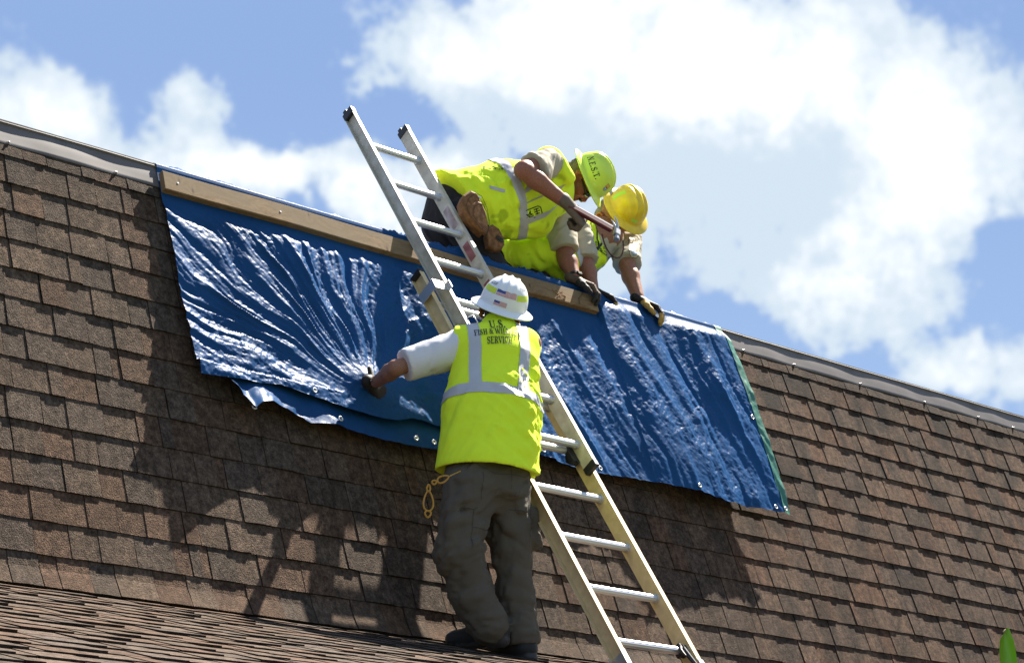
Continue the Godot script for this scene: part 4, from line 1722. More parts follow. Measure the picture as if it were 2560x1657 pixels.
	b.cap(Vector3(6.172, 3.005, -6.845), Vector3(6.150, 3.000, -6.89), 0.034, 0.032, 0.006, sole)
	b.cap(Vector3(6.14, 2.995, -6.94), Vector3(6.10, 2.998, -7.07), 0.036, 0.032, 0.006, sole, Vector3.UP, 1.8)
	part("shoe", b.build(0.007), boot_m, t)
	b = Body.new()
	b.colored = true
	b.chain([Vector3(6.300, 2.975, -6.83), Vector3(6.285, 2.985, -6.95), Vector3(6.27, 3.00, -7.06)], [0.045, 0.046, 0.038], 0.03, dark)
	b.cap(Vector3(6.298, 3.05, -6.85), Vector3(6.300, 2.98, -6.84), 0.052, 0.048, 0.03, dark)
	b.chain([Vector3(6.303, 2.940, -6.81), Vector3(6.285, 2.955, -6.93), Vector3(6.272, 2.985, -7.06)], [0.036, 0.036, 0.032], 0.006, sole, Vector3(0, 1, 0.3), 1.8)
	part("shoe", b.build(0.007), boot_m, t)
	# white shirt
	b = Body.new()
	var cuff := sh_l.lerp(el, 0.86)
	b.cap(sh_l + rt * 0.08, sh_l, 0.08, 0.086, 0.04)
	b.cap(sh_l, cuff, 0.088, 0.078, 0.03)
	b.cap(sh_l + rt * 0.05 - up * 0.03, sh_l + rt * 0.06 - up * 0.15, 0.085, 0.085, 0.04)
	var ad := (el - sh_l).normalized()
	b.planes.append(Plane(ad, (cuff + ad * 0.004).dot(ad)))
	fold_set(b, sh_l, 0.25, Vector3(0.2, 1, 0.0), 0.007, 14.0, 3.0)
	fold_set(b, cuff, 0.20, Vector3(0.3, 1, 0.2), 0.007, 8.0, 1.8, wr_r)
	part("shirt_sleeve", b.build(0.008), white_cloth, t)
	b = Body.new()
	b.cap(sh_r - rt * 0.09, sh_r - rt * 0.035 - bk * 0.04, 0.065, 0.068, 0.04)
	b.cap(sh_r - rt * 0.035 - bk * 0.04, Vector3(6.44, 4.18, -7.05), 0.068, 0.066, 0.03)
	part("shirt_sleeve", b.build(0.011), white_cloth, t)
	# vest
	b = Body.new()
	b.cap(Vector3(6.10, 3.72, -6.865), Vector3(6.165, 4.02, -6.91), 0.234, 0.216, 0.05, Color.WHITE, bk, 1.16)
	b.cap(Vector3(6.165, 4.02, -6.91), Vector3(6.225, 4.25, -6.955), 0.215, 0.205, 0.05, Color.WHITE, bk, 1.30)
	b.cap(sh_l + rt * 0.0 + up * 0.012, sh_r - rt * 0.05 + up * 0.002, 0.092, 0.080, 0.06)
	b.cap(Vector3(6.24, 4.30, -6.945), Vector3(6.275, 4.47, -6.99), 0.12, 0.078, 0.05)
	b.cap(Vector3(6.165, 4.05, -6.91) + rt * 0.12 + bk * 0.10, Vector3(6.11, 3.82, -6.87) + rt * 0.14 + bk * 0.09, 0.055, 0.062, 0.04)
	b.cut(sh_l - rt * 0.135 + up * 0.06, sh_l - rt * 0.145 - up * 0.13, 0.102, 0.10)
	b.cut(Vector3(6.08, 3.175, -6.9), Vector3(6.14, 3.17, -6.9), 0.60, 0.60)
	fold_set(b, Vector3(6.12, 3.95, -6.75), 0.36, Vector3(0.55, 1, 0.35), 0.010, 7.0, 1.8, wr_r)
	fold_set(b, Vector3(6.05, 4.12, -6.75), 0.4, Vector3(1, 0.3, 0.6), 0.006, 12.0, 3.0)
	fold_set(b, Vector3(6.22, 3.95, -6.75), 0.30, Vector3(0.85, -0.75, 0.5), 0.014, 20.0, 4.0)
	fold_set(b, Vector3(6.32, 4.16, -6.78), 0.18, Vector3(0.85, -0.6, 0.5), 0.011, 20.0, 4.0)
	var vest := part("safety_vest", b.build(0.0085), lime, t)
	var ax := Vector3(0.19, 1.0, -0.14)
	part("reflective_band", ring_band(b, Vector3(6.175, 4.06, -6.915), ax, bk, -1.6, 1.6, 0.027), silver, vest)
	var mid := Vector3(6.225, 4.25, -6.955)
	for k in [[-0.112, -0.10], [0.118, 0.118]]:
		var o: Vector3 = mid + rt * float(k[0])
		var q: Vector3 = Vector3(6.17, 4.09, -6.92) + rt * float(k[1])
		part("reflective_strap", band(b, [[o + up * 0.36 + bk * 0.0, -up, rt * 0.026], [o + up * 0.32 + bk * 0.16, (-up * 0.8 - bk * 0.6).normalized(), rt * 0.026], [o + up * 0.09 + bk * 0.4, (-bk - up * 0.1).normalized(), rt * 0.026], [q + bk * 0.4, -bk, rt * 0.026]], 10), silver, vest)
	# printed lettering
	var tu := (up * 0.97 - bk * 0.25).normalized()
	var tr := (rt + up * 0.02).normalized()
	var tin := tu.cross(tr).normalized()
	var tc := mid + up * 0.145 + bk * 0.14 - tin * 0.25 + rt * 0.012
	var lay := func(dx: float, dy: float) -> Callable:
		return func(x: float, y: float) -> Vector3: return b.hit(tc + tr * (x * 0.70 - 0.016 + dx) + tu * (y * 1.55 + dy), tin, 0.0055)
	part("lettering", lettering("U.S.", 0.056, "Droid Serif", lay.call(0.0, 0.066)), ink, vest)
	part("lettering", lettering("FISH & WILDLIFE", 0.035, "Droid Serif", lay.call(0.0, 0.010)), ink, vest)
	part("lettering", lettering("SERVICE", 0.037, "Droid Serif", lay.call(0.0, -0.044)), ink, vest)
	# gloves
	b = Body.new()
	var gb := Color(0.020, 0.018, 0.017)
	var gi := Color(0.028, 0.024, 0.021)
	add_hand(b, wr + Vector3(0.01, -0.005, -0.045), Vector3(0.90, -0.28, -0.25), Vector3(0.2, -0.1, 1), Vector3(-0.1, 1, 0.1), [0.35, 0.5, 0.6, 0.7], gb, gi, 1.0, -0.3)
	b.cap(wr + Vector3(0.0, 0.02, -0.03), wr + Vector3(-0.002, 0.075, -0.05), 0.016, 0.011, 0.01, gi)
	b.cap(wr + Vector3(0.105, -0.042, -0.075), wr + Vector3(0.135, -0.05, -0.07), 0.012, 0.011, 0.003, Color(0.42, 0.25, 0.09))
	var gl := part("glove", b.build(0.0045), glove_m, t)
	var sg := Geo.new()
	sg.tube([wr + Vector3(-0.04, -0.005, 0.01), wr + Vector3(-0.015, 0.012, 0.0), wr + Vector3(0.0, 0.03, -0.02)], [0.003, 0.0055, 0.006], 6)
	part("wrist_strap", sg, black_trim, gl)
	b = Body.new()
	add_hand(b, Vector3(6.475, 4.262, -7.14), Vector3(0.1, 0.1, -1), Vector3(0, 1, 0), Vector3(-1, 0, 0), [0.9, 0.9, 0.9, 0.9], gb, gi)
	part("glove", b.build(0.006), glove_m, t)
	# hard hat
	var hat := Hat.new(hc, hu, hf)
	var shell := mat(lin(0.80, 0.82, 0.83), 0.22, 0.0, 0.5)
	var hm := part("hard_hat", hat.shell(), shell, t)
	var tape := mat(lin(0.62, 0.72, 0.01), 0.4)
	part("reflective_tape", hat.patch(PI - 0.54, PI - 1.35, 0.63, 0.77, 0.0), tape, hm)
	part("reflective_tape", hat.patch(PI + 1.35, PI + 0.50, 0.62, 0.76, 0.0), tape, hm)
	var flag := mat(Color.WHITE, 0.4)
	flag.albedo_texture = flag_texture()
	part("flag_sticker", hat.patch(PI + 0.46, PI - 0.50, 0.62, 0.75, 0.0), flag, hm)
	part("faded_sticker", hat.patch(PI + 0.40, PI - 0.16, 0.87, 0.96, 0.0), flag, hm)
	var place := func(th: float, tt: float, k: float) -> Callable:
		return func(x: float, y: float) -> Vector3: return hat.at(th + x * k, tt - y * 6.2) + hat.normal(th + x * k, tt - y * 6.2) * 0.0012
	var gray := mat(lin(0.13, 0.14, 0.15), 0.6)
	part("lettering", lettering("N.E.S.T.", 0.020, "Droid Sans", place.call(PI + 1.0, 0.52, 9.0)), gray, hm)
	part("lettering", lettering("N.E.S.T.", 0.020, "Droid Sans", place.call(PI - 1.05, 0.46, 9.0)), gray, hm)
	# straps of the hat's harness
	var yel := mat(lin(0.65, 0.48, 0.03), 0.5)
	for s in [-1.0, 1.0]:
		var q := Geo.new()
		var r := hf.cross(hu)
		q.box(hc - hf * 0.055 + r * s * 0.086 - hu * 0.018, r, hu, hf, Vector3(0.002, 0.022, 0.007), 0.001)
		part("harness_tab", q, yel, hm)
	return t

func make_glove_clip() -> void:
	var y := mat(lin(0.40, 0.20, 0.012), 0.35)
	var g := Geo.new()
	var loop := func(c: Vector3, dir: Vector3, side: Vector3, l: float, w: float) -> void:
		var pts := []
		for k in 24:
			var a := TAU * k / 24.0
			var s := cos(a)
			pts.append(c + dir * s * l + side * sin(a) * w * (1.0 - 0.35 * s))
		g.tube(pts, [0.0044], 6, false, Color.WHITE, true)
	var x := Vector3(0.85, 0, 0.52)
	var c := Vector3(5.675, 3.53, -6.76)
	loop.call(c, Vector3.UP, x, 0.043, 0.020)
	loop.call(c + Vector3(0, 0.056, 0), Vector3.UP, x, 0.014, 0.007)
	loop.call(c + Vector3(-0.002, -0.057, 0), Vector3.DOWN, x, 0.014, 0.012)
	var d := (x + Vector3.UP * 0.5).normalized()
	var e := d.cross(Vector3(-0.52, 0, 0.85)).normalized()
	loop.call(c + Vector3(0.055, 0.098, 0.03), d, e, 0.026, 0.013)
	loop.call(c + Vector3(0.022, 0.082, 0.012), d, e, 0.010, 0.008)
	g.tube([c + Vector3(0.078, 0.111, 0.043), c + Vector3(0.16, 0.15, 0.02), c + Vector3(0.2, 0.16, -0.03)], [0.003], 6)
	lone("glove_clip", g, y, "small orange plastic clip hanging from the standing person's left hip", "clip")

func make_kneeling_front() -> Node3D:
	var at := Vector3(6.95, 5.10, -8.08)
	var t := thing("person", "person in a lime green hard hat kneeling with a hammer", "person", at)
	var sr := Vector3(7.38, 5.83, -7.82)
	var sl := Vector3(7.64, 5.63, -8.02)
	var er := Vector3(7.135, 5.685, -7.75)
	var wr := Vector3(7.38, 5.54, -7.68)
	var el := Vector3(7.63, 5.37, -7.95)
	var wl := Vector3(7.61, 5.215, -7.86)
	var hip := Vector3(7.02, 5.52, -8.09)
	var mid := Vector3(7.22, 5.63, -8.01)
	var top := Vector3(7.49, 5.73, -7.93)
	var hu := Vector3(0.487, 0.296, 0.847).normalized()
	var hf := Vector3(0.455, -0.889, 0.049)
	var hc := Vector3(7.733, 5.835, -7.85)
	var head := hc - hu * 0.055
	var red := TAN * Color(0.95, 0.78, 0.78)
	var b := Body.new()
	b.cap(hip, top, 0.095, 0.11, 0.04, red)
	b.cap(sr, sl, 0.06, 0.06, 0.04, red)
	b.chain([sr, er], [0.052, 0.047], 0.03, red)
	b.chain([er, er.lerp(wr, 0.3), wr], [0.049, 0.050, 0.033], 0.02, red)
	b.chain([sl, el], [0.052, 0.047], 0.03, red)
	b.chain([el, el.lerp(wl, 0.3), wl], [0.049, 0.050, 0.034], 0.02, red)
	b.chain([hip, Vector3(7.08, 5.19, -7.98), Vector3(6.75, 5.17, -8.05)], [0.08, 0.05, 0.04], 0.03, red)
	b.chain([hip, Vector3(7.2, 5.19, -8.2), Vector3(6.85, 5.17, -8.25)], [0.08, 0.05, 0.04], 0.03, red)
	var g: Geo = b.build(0.012)
	add_head(g, head, hu, hf, Vector3(7.53, 5.745, -7.92), red)
	var body := part("body", g, skin, t)
	b = Body.new()
	var r := hf.cross(hu)
	b.cap(head + hu * 0.03 - hf * 0.045, head - hu * 0.05 - hf * 0.06, 0.082, 0.055, 0.03, Color(0.10, 0.085, 0.075), r, 1.05)
	b.folds.append([wr_b, Basis.from_scale(Vector3(75, 75, 75)), 0.011, head, 0.3])
	b.planes.append(Plane(hf, (head - hf * 0.02).dot(hf)))
	part("hair", b.build(0.0055), hair_m, body)
	# sunglasses and moustache
	b = Body.new()
	b.colored = true
	var blk := Color(0.008, 0.008, 0.009)
	b.cap(head + f_off(hf, hu, r, 0.092, 0.004, 0.034), head + f_off(hf, hu, r, 0.083, 0.000, 0.052), 0.024, 0.020, 0.01, blk, hf, 2.2)
	b.cap(head + f_off(hf, hu, r, 0.092, 0.004, -0.034), head + f_off(hf, hu, r, 0.083, 0.000, -0.052), 0.024, 0.020, 0.01, blk, hf, 2.2)
	b.cap(head + f_off(hf, hu, r, 0.075, 0.006, 0.068), head + f_off(hf, hu, r, -0.01, 0.012, 0.084), 0.008, 0.004, 0.004, blk)
	b.cap(head + f_off(hf, hu, r, 0.075, 0.006, -0.068), head + f_off(hf, hu, r, -0.01, 0.012, -0.084), 0.008, 0.004, 0.004, blk)
	var gm := mat(Color.WHITE, 0.12, 0.0, 0.6)
	gm.vertex_color_use_as_albedo = true
	part("sunglasses", b.build(0.0045), gm, body)
	b = Body.new()
	b.cap(head + f_off(hf, hu, r, 0.098, -0.048, 0.022), head + f_off(hf, hu, r, 0.104, -0.044, 0.0), 0.008, 0.010, 0.006, Color(0.05, 0.04, 0.035))
	b.cap(head + f_off(hf, hu, r, 0.098, -0.048, -0.022), head + f_off(hf, hu, r, 0.104, -0.044, 0.0), 0.008, 0.010, 0.006, Color(0.05, 0.04, 0.035))
	part("moustache", b.build(0.004), hair_m, body)
	# trousers
	b = Body.new()
	b.cap(Vector3(6.96, 5.49, -8.12), Vector3(7.0, 5.53, -8.08), 0.145, 0.14, 0.05)
	b.cap(Vector3(6.93, 5.56, -8.14), Vector3(6.97, 5.58, -8.11), 0.10, 0.11, 0.04)
	b.chain([Vector3(6.95, 5.44, -8.04), Vector3(7.10, 5.20, -7.98)], [0.125, 0.088], 0.05)
	b.chain([Vector3(6.96, 5.44, -8.18), Vector3(7.20, 5.20, -8.18)], [0.125, 0.088], 0.05)
	b.chain([Vector3(7.10, 5.19, -7.98), Vector3(6.87, 5.19, -8.04)], [0.088, 0.075], 0.04)
	b.chain([Vector3(7.20, 5.19, -8.18), Vector3(6.90, 5.19, -8.24)], [0.088, 0.075], 0.04)
	fold_set(b, Vector3(6.98, 5.32, -8.0), 0.35, Vector3(0.6, -0.8, 0.1), 0.012, 20.0, 4.0)
	part("trousers", b.build(0.010), dark_cloth, t)
	b = Body.new()
	b.colored = true
	for z in [-8.05, -8.25]:
		b.chain([Vector3(6.74 if z > -8.1 else 6.86, 5.18, z), Vector3(6.62 if z > -8.1 else 6.74, 5.16, z)], [0.05, 0.042], 0.02, Color(0.03, 0.026, 0.024))
		b.chain([Vector3(6.74 if z > -8.1 else 6.86, 5.16, z), Vector3(6.64 if z > -8.1 else 6.76, 5.13, z)], [0.05, 0.04], 0.02, Color(0.03, 0.026, 0.024))
	part("boots", b.build(0.010), boot_m, t)
	# khaki shirt sleeves
	b = Body.new()
	var cr := sr.lerp(er, 0.66)
	b.cap(sr + Vector3(0.06, -0.08, -0.05), sr - Vector3(0, 0.02, 0), 0.085, 0.072, 0.04)
	b.cap(sr - Vector3(0, 0.02, 0), cr, 0.072, 0.072, 0.03)
	b.cap(sr + Vector3(-0.03, -0.05, 0.0), cr + Vector3(0.03, -0.05, 0.01), 0.07, 0.07, 0.03)
	var ad := (er - sr).normalized()
	b.planes.append(Plane(ad, (cr + ad * 0.004).dot(ad)))
	fold_set(b, sr + Vector3(-0.05, -0.02, 0.04), 0.26, Vector3(0.35, 1, 0.1), 0.011, 20.0, 4.0)
	part("shirt_sleeve", b.build(0.0075), khaki, t)
	b = Body.new()
	var cl := sl.lerp(el, 0.86)
	b.cap(sl + Vector3(-0.06, 0.03, 0.05), sl, 0.085, 0.086, 0.04)
	b.cap(sl, cl, 0.086, 0.080, 0.03)
	ad = (el - sl).normalized()
	b.planes.append(Plane(ad, (cl + ad * 0.004).dot(ad)))
	fold_set(b, sl, 0.25, Vector3(1, 0.3, 0.1), 0.010, 20.0, 5.0)
	part("shirt_sleeve", b.build(0.0075), khaki, t)
	b = Body.new()
	b.chain([top, Vector3(7.57, 5.765, -7.91)], [0.10, 0.072], 0.03)
	b.planes.append(Plane((Vector3(7.57, 5.765, -7.91) - top).normalized(), (Vector3(7.57, 5.765, -7.91) - top).normalized().dot(Vector3(7.575, 5.77, -7.91))))
	part("shirt_collar", b.build(0.009), khaki, t)
	# vest
	b = Body.new()
	b.chain([Vector3(6.90, 5.52, -8.09), mid, Vector3(7.46, 5.71, -7.94)], [0.182, 0.192, 0.165], 0.05)
	b.cap(sr + Vector3(0.03, 0.0, -0.03), sl + Vector3(-0.02, 0.03, 0.02), 0.088, 0.092, 0.05)
	b.cap(Vector3(7.12, 5.50, -8.0), Vector3(7.40, 5.54, -7.96), 0.14, 0.12, 0.05)
	b.cap(Vector3(6.86, 5.63, -8.13), Vector3(6.98, 5.63, -8.10), 0.085, 0.09, 0.04)
	var axis := (top - hip).normalized()
	b.planes.append(Plane((-axis + Vector3(0, -0.10, 0.10)).normalized(), (-axis + Vector3(0, -0.10, 0.10)).normalized().dot(Vector3(6.925, 5.50, -7.98))))
	b.cut(sr + Vector3(-0.05, -0.02, 0.07), er + Vector3(0.02, 0.03, 0.07), 0.098, 0.10)
	b.cap(Vector3(7.44, 5.80, -7.79), Vector3(7.47, 5.73, -7.76), 0.045, 0.04, 0.03)
	b.cut(sl + Vector3(0.05, -0.08, -0.01), sl + Vector3(0.05, -0.3, 0.03), 0.098, 0.10)
	fold_set(b, Vector3(7.1, 5.55, -7.9), 0.42, Vector3(1, 0.5, 0.0), 0.010, 8.0, 2.0, wr_r)
	fold_set(b, Vector3(7.0, 5.45, -7.9), 0.3, Vector3(0.4, -1, 0.0), 0.014, 20.0, 4.0)
	b.paint.append([noise(92, 5.0, 3), 0.22, Color(0.62, 0.66, 0.6)])
	var vest := part("safety_vest", b.build(0.0095), lime, t)
	part("reflective_band", ring_band(b, mid + axis * 0.0, axis, Vector3(0, 0.1, 1), -1.7, 2.2, 0.027), silver, vest)
	var into := Vector3(0.0, 0.15, -1.0)
	part("reflective_strap", band(b, [[Vector3(7.20, 5.555, -7.5), into, Vector3(0.008, 0.022, 0)], [Vector3(7.30, 5.63, -7.5), into, Vector3(0.012, 0.022, 0)], [Vector3(7.37, 5.68, -7.5), into, Vector3(0.012, 0.02, 0)]], 8), silver, vest)
	part("reflective_strap", band(b, [[Vector3(7.27, 5.405, -7.5), into, Vector3(0.006, 0.022, 0)], [Vector3(7.39, 5.475, -7.5), into, Vector3(0.012, 0.022, 0)], [Vector3(7.49, 5.58, -7.5), into, Vector3(0.018, 0.016, 0)]], 8), silver, vest)
	part("zip", band(b, [[Vector3(7.22, 5.49, -7.5), into, Vector3(0.002, 0.005, 0)], [Vector3(7.36, 5.58, -7.5), into, Vector3(0.004, 0.009, 0)], [Vector3(7.45, 5.64, -7.5), into, Vector3(0.006, 0.012, 0)]], 8), khaki, vest)
	var e0 := Vector3(7.285, 5.455, -7.5)
	var ex := Vector3(0.86, 0.5, 0).normalized()
	var ey := Vector3(-0.5, 0.86, 0).normalized()
	var lay := func(x: float, y: float) -> Vector3: return b.hit(e0 + ex * x * 0.062 + ey * y * 0.05, into.normalized(), 0.0025)
	part("printed_badge", strokes(bird_mark(), 0.05, lay), ink, vest)
	e0 = Vector3(7.075, 5.665, -7.5)
	var lay2 := func(x: float, y: float) -> Vector3: return b.hit(e0 + Vector3(x, y + x * 0.1, 0), into.normalized(), 0.0025)
	part("lettering", lettering("U.S.F.W.S.", 0.034, "Droid Sans", lay2), mat(lin(0.10, 0.14, 0.03), 0.9), vest)
	part("reflective_label", band(b, [[Vector3(7.0, 5.535, -7.5), into, Vector3(0, 0.009, 0)], [Vector3(7.09, 5.53, -7.5), into, Vector3(0, 0.009, 0)]], 6), silver, vest)
	# belt pouches
	var pn := Vector3(-0.35, 0.1, 0.93).normalized()
	var o1 := [Vector2(6.77, 5.42), Vector2(6.79, 5.465), Vector2(6.84, 5.505), Vector2(6.885, 5.50), Vector2(6.925, 5.44), Vector2(6.945, 5.37), Vector2(6.942, 5.31), Vector2(6.925, 5.285), Vector2(6.885, 5.30), Vector2(6.83, 5.335), Vector2(6.785, 5.375)]
	var po := part("tool_pouch", slab(o1, -7.865, 0.062, pn, 0.012), leather, t)
	var o2 := []
	for q in o1:
		o2.append(Vector2(6.885, 5.365) + (q - Vector2(6.87, 5.385)) * 0.76)
	var tan_m := cloth(lin(0.36, 0.185, 0.085), 0.6, 30.0, 0.3)
	tan_m.albedo_texture = leather.albedo_texture
	part("outer_pocket", slab(o2, -7.827, 0.03, pn, 0.008), tan_m, po)
	for pair in [[o1, -7.862, 0.90], [o2, -7.797, 0.84]]:
		var c := Vector2.ZERO
		for q in pair[0]:
			c += q / pair[0].size()
		var line := []
		for k in pair[0].size() + 1:
			line.append(c + (pair[0][k % pair[0].size()] - c) * pair[2])
		var zz: float = pair[1] + (0.061 if pair[0] == o1 else 0.0)
		part("stitching", strokes([line], 0.0016, func(x: float, y: float) -> Vector3: return Vector3(x, y, zz + 0.0025) + pn * 0.0015), mat(lin(0.07, 0.035, 0.018), 0.9), po)
	var sc := Geo.new()
	sc.tube([Vector3(6.872, 5.478, -7.81), Vector3(6.87, 5.478, -7.795)], [0.006], 8)
	part("rivet", sc, mats.brass, po)
	var o3 := [Vector2(6.995, 5.355), Vector2(7.03, 5.378), Vector2(7.075, 5.365), Vector2(7.108, 5.325), Vector2(7.115, 5.285), Vector2(7.095, 5.252), Vector2(7.04, 5.238), Vector2(7.0, 5.25), Vector2(6.985, 5.30)]
	var p2 := part("tool_pouch", slab(o3, -7.90, 0.05, pn, 0.010), leather, t)
	var mk := []
	var ell := []
	for k in 15:
		ell.append(Vector2(cos(TAU * k / 14.0), 0.42 * sin(TAU * k / 14.0) - 0.2 * cos(TAU * k / 14.0)))
	mk.append(ell)
	mk.append([Vector2(-0.6, 0.1), Vector2(-0.1, -0.2), Vector2(0.2, 0.12), Vector2(0.6, -0.12)])
	part("stamped_mark", strokes(mk, 0.12, func(x: float, y: float) -> Vector3: return Vector3(7.055 + x * 0.026, 5.305 + y * 0.026, -7.845)), ink, p2)
	# gloves
	var brown := Color(0.135, 0.103, 0.075)
	var brown2 := Color(0.115, 0.082, 0.056)
	b = Body.new()
	add_hand(b, wr + Vector3(0.02, -0.012, 0.004), Vector3(0.80, -0.52, 0.05), Vector3(0.3, 0.45, 0.9), Vector3(0.5, 0.75, -0.3), [1.15, 1.2, 1.25, 1.3], brown, brown2, 1.28, 0.75)
	part("glove", b.build(0.0045), glove_m, t)
	b = Body.new()
	add_hand(b, wl + Vector3(0.006, -0.012, 0.012), Vector3(0.56, -0.38, 0.62), Vector3(0.1, 0.85, 0.5), Vector3(-0.6, -0.1, 0.6), [0.65, 0.6, 0.6, 0.65], Color(0.10, 0.07, 0.047), Color(0.035, 0.028, 0.024), 1.08, 0.3)
	var gl := part("glove", b.build(0.0045), glove_m, t)
	var wg := Geo.new()
	var wd := (wl - el).normalized()
	wg.tube([wl - wd * 0.022, wl - wd * 0.006], [0.040], 18)
	wg.box(wl - wd * 0.014 + Vector3(0.005, 0.014, 0.036), Vector3(1, 0, 0), -wd, Vector3(0, 0.2, 1).normalized(), Vector3(0.016, 0.012, 0.008), 0.003)
	part("wrist_watch", wg, black_trim, gl)
	# hard hat
	var hat := Hat.new(hc, hu, hf, 0.96)
	var shell := mat(lin(0.62, 0.82, 0.08), 0.28, 0.0, 0.5)
	shell.subsurf_scatter_enabled = true
	shell.subsurf_scatter_strength = 0.2
	var hm := part("hard_hat", hat.shell(), shell, t)
	var place := func(x: float, y: float) -> Vector3:
		var th := PI * 0.5 + 0.30 - x * 7.4
		var tt := 0.80 - y * 6.0
		return hat.at(th, tt) + hat.normal(th, tt) * 0.0012
	part("lettering", lettering("N.E.S.T.", 0.040, "Droid Serif", place), ink, hm)
	part("badge", hat.patch(0.80, 0.50, 0.58, 0.82, 0.0), badge_mat(0), hm)
	return t

# a leather piece: outline in x and y at the depth z, thick along n, its front edge rounded off
func slab(outline: Array, z: float, thick: float, n: Vector3, bevel: float) -> Geo:
	var g := Geo.new()
	var c := Vector2.ZERO
	for q in outline:
		c += q / outline.size()
	var rings := []
	for lay in [[0.0, 0.0], [thick - bevel, 0.0], [thick - bevel * 0.3, bevel * 0.45], [thick, bevel]]:
		var ring := []
		for q in outline:
			var d: Vector2 = (c - q).normalized()
			var p: Vector2 = q + d * lay[1]
			ring.append(Vector3(p.x, p.y, z) + n * lay[0])
		rings.append(ring)
	var m := outline.size()
	for r in rings.size() - 1:
		for k in m:
			var k2 := (k + 1) % m
			g.quad(rings[r][k2], rings[r][k], rings[r + 1][k], rings[r + 1][k2])
	var top := Vector3(c.x, c.y, z) + n * (thick + 0.004)
	for k in m:
		g.tri3(top, rings[3][(k + 1) % m], rings[3][k])
	for k in g.n.size():
		if g.n[k].dot(g.v[k] - (Vector3(c.x, c.y, z) + n * thick * 0.4)) < 0.0:
			g.n[k] = -g.n[k]
	return g

func f_off(f: Vector3, u: Vector3, r: Vector3, a: float, b: float, c: float) -> Vector3:
	return f * a + u * b + r * c

func make_hammer() -> Node3D:
	var h0 := Vector3(7.37, 5.525, -7.665)
	var h1 := Vector3(7.675, 5.425, -7.60)
	var d := (h1 - h0).normalized()
	var s := d.cross(Vector3(0.1, 0.3, 1)).normalized()    # across, towards the striking side
	if s.y > 0.0:
		s = -s
	var w := d.cross(s)
	var at := (h0 + h1) * 0.5
	var t := thing("claw_hammer", "claw hammer with a dark red handle held in the kneeling person's gloved hand", "hammer", at)
	var g := Geo.new()
	g.box(h0.lerp(h1, 0.45), d, s, w, Vector3((h1 - h0).length() * 0.45, 0.019, 0.013), 0.006)
	part("handle", g, mat(lin(0.10, 0.012, 0.014), 0.35), t)
	g = Geo.new()
	g.box(h0.lerp(h1, 0.46) - s * 0.0165, d, s, w, Vector3((h1 - h0).length() * 0.44, 0.0065, 0.0135), 0.002)
	part("handle_edge", g, mat(lin(0.78, 0.72, 0.72), 0.3), t)
	var steel := mat(lin(0.42, 0.43, 0.46), 0.35, 0.75)
	g = Geo.new()
	g.box(h1, d, s, w, Vector3(0.017, 0.022, 0.015), 0.004)
	g.tube([h1 + s * 0.018, h1 + s * 0.034, h1 + s * 0.036, h1 + s * 0.052, h1 + s * 0.055], [0.012, 0.011, 0.0155, 0.0165, 0.014], 16)
	part("head", g, steel, t)
	for k in [-1.0, 1.0]:
		g = Geo.new()
		g.tube([h1 - s * 0.015 + w * 0.005 * k, h1 - s * 0.045 + w * 0.008 * k - d * 0.003, h1 - s * 0.075 + w * 0.012 * k - d * 0.014, h1 - s * 0.098 + w * 0.015 * k - d * 0.030], [0.010, 0.0085, 0.006, 0.002], 10)
		part("claw", g, steel, t)
	return t

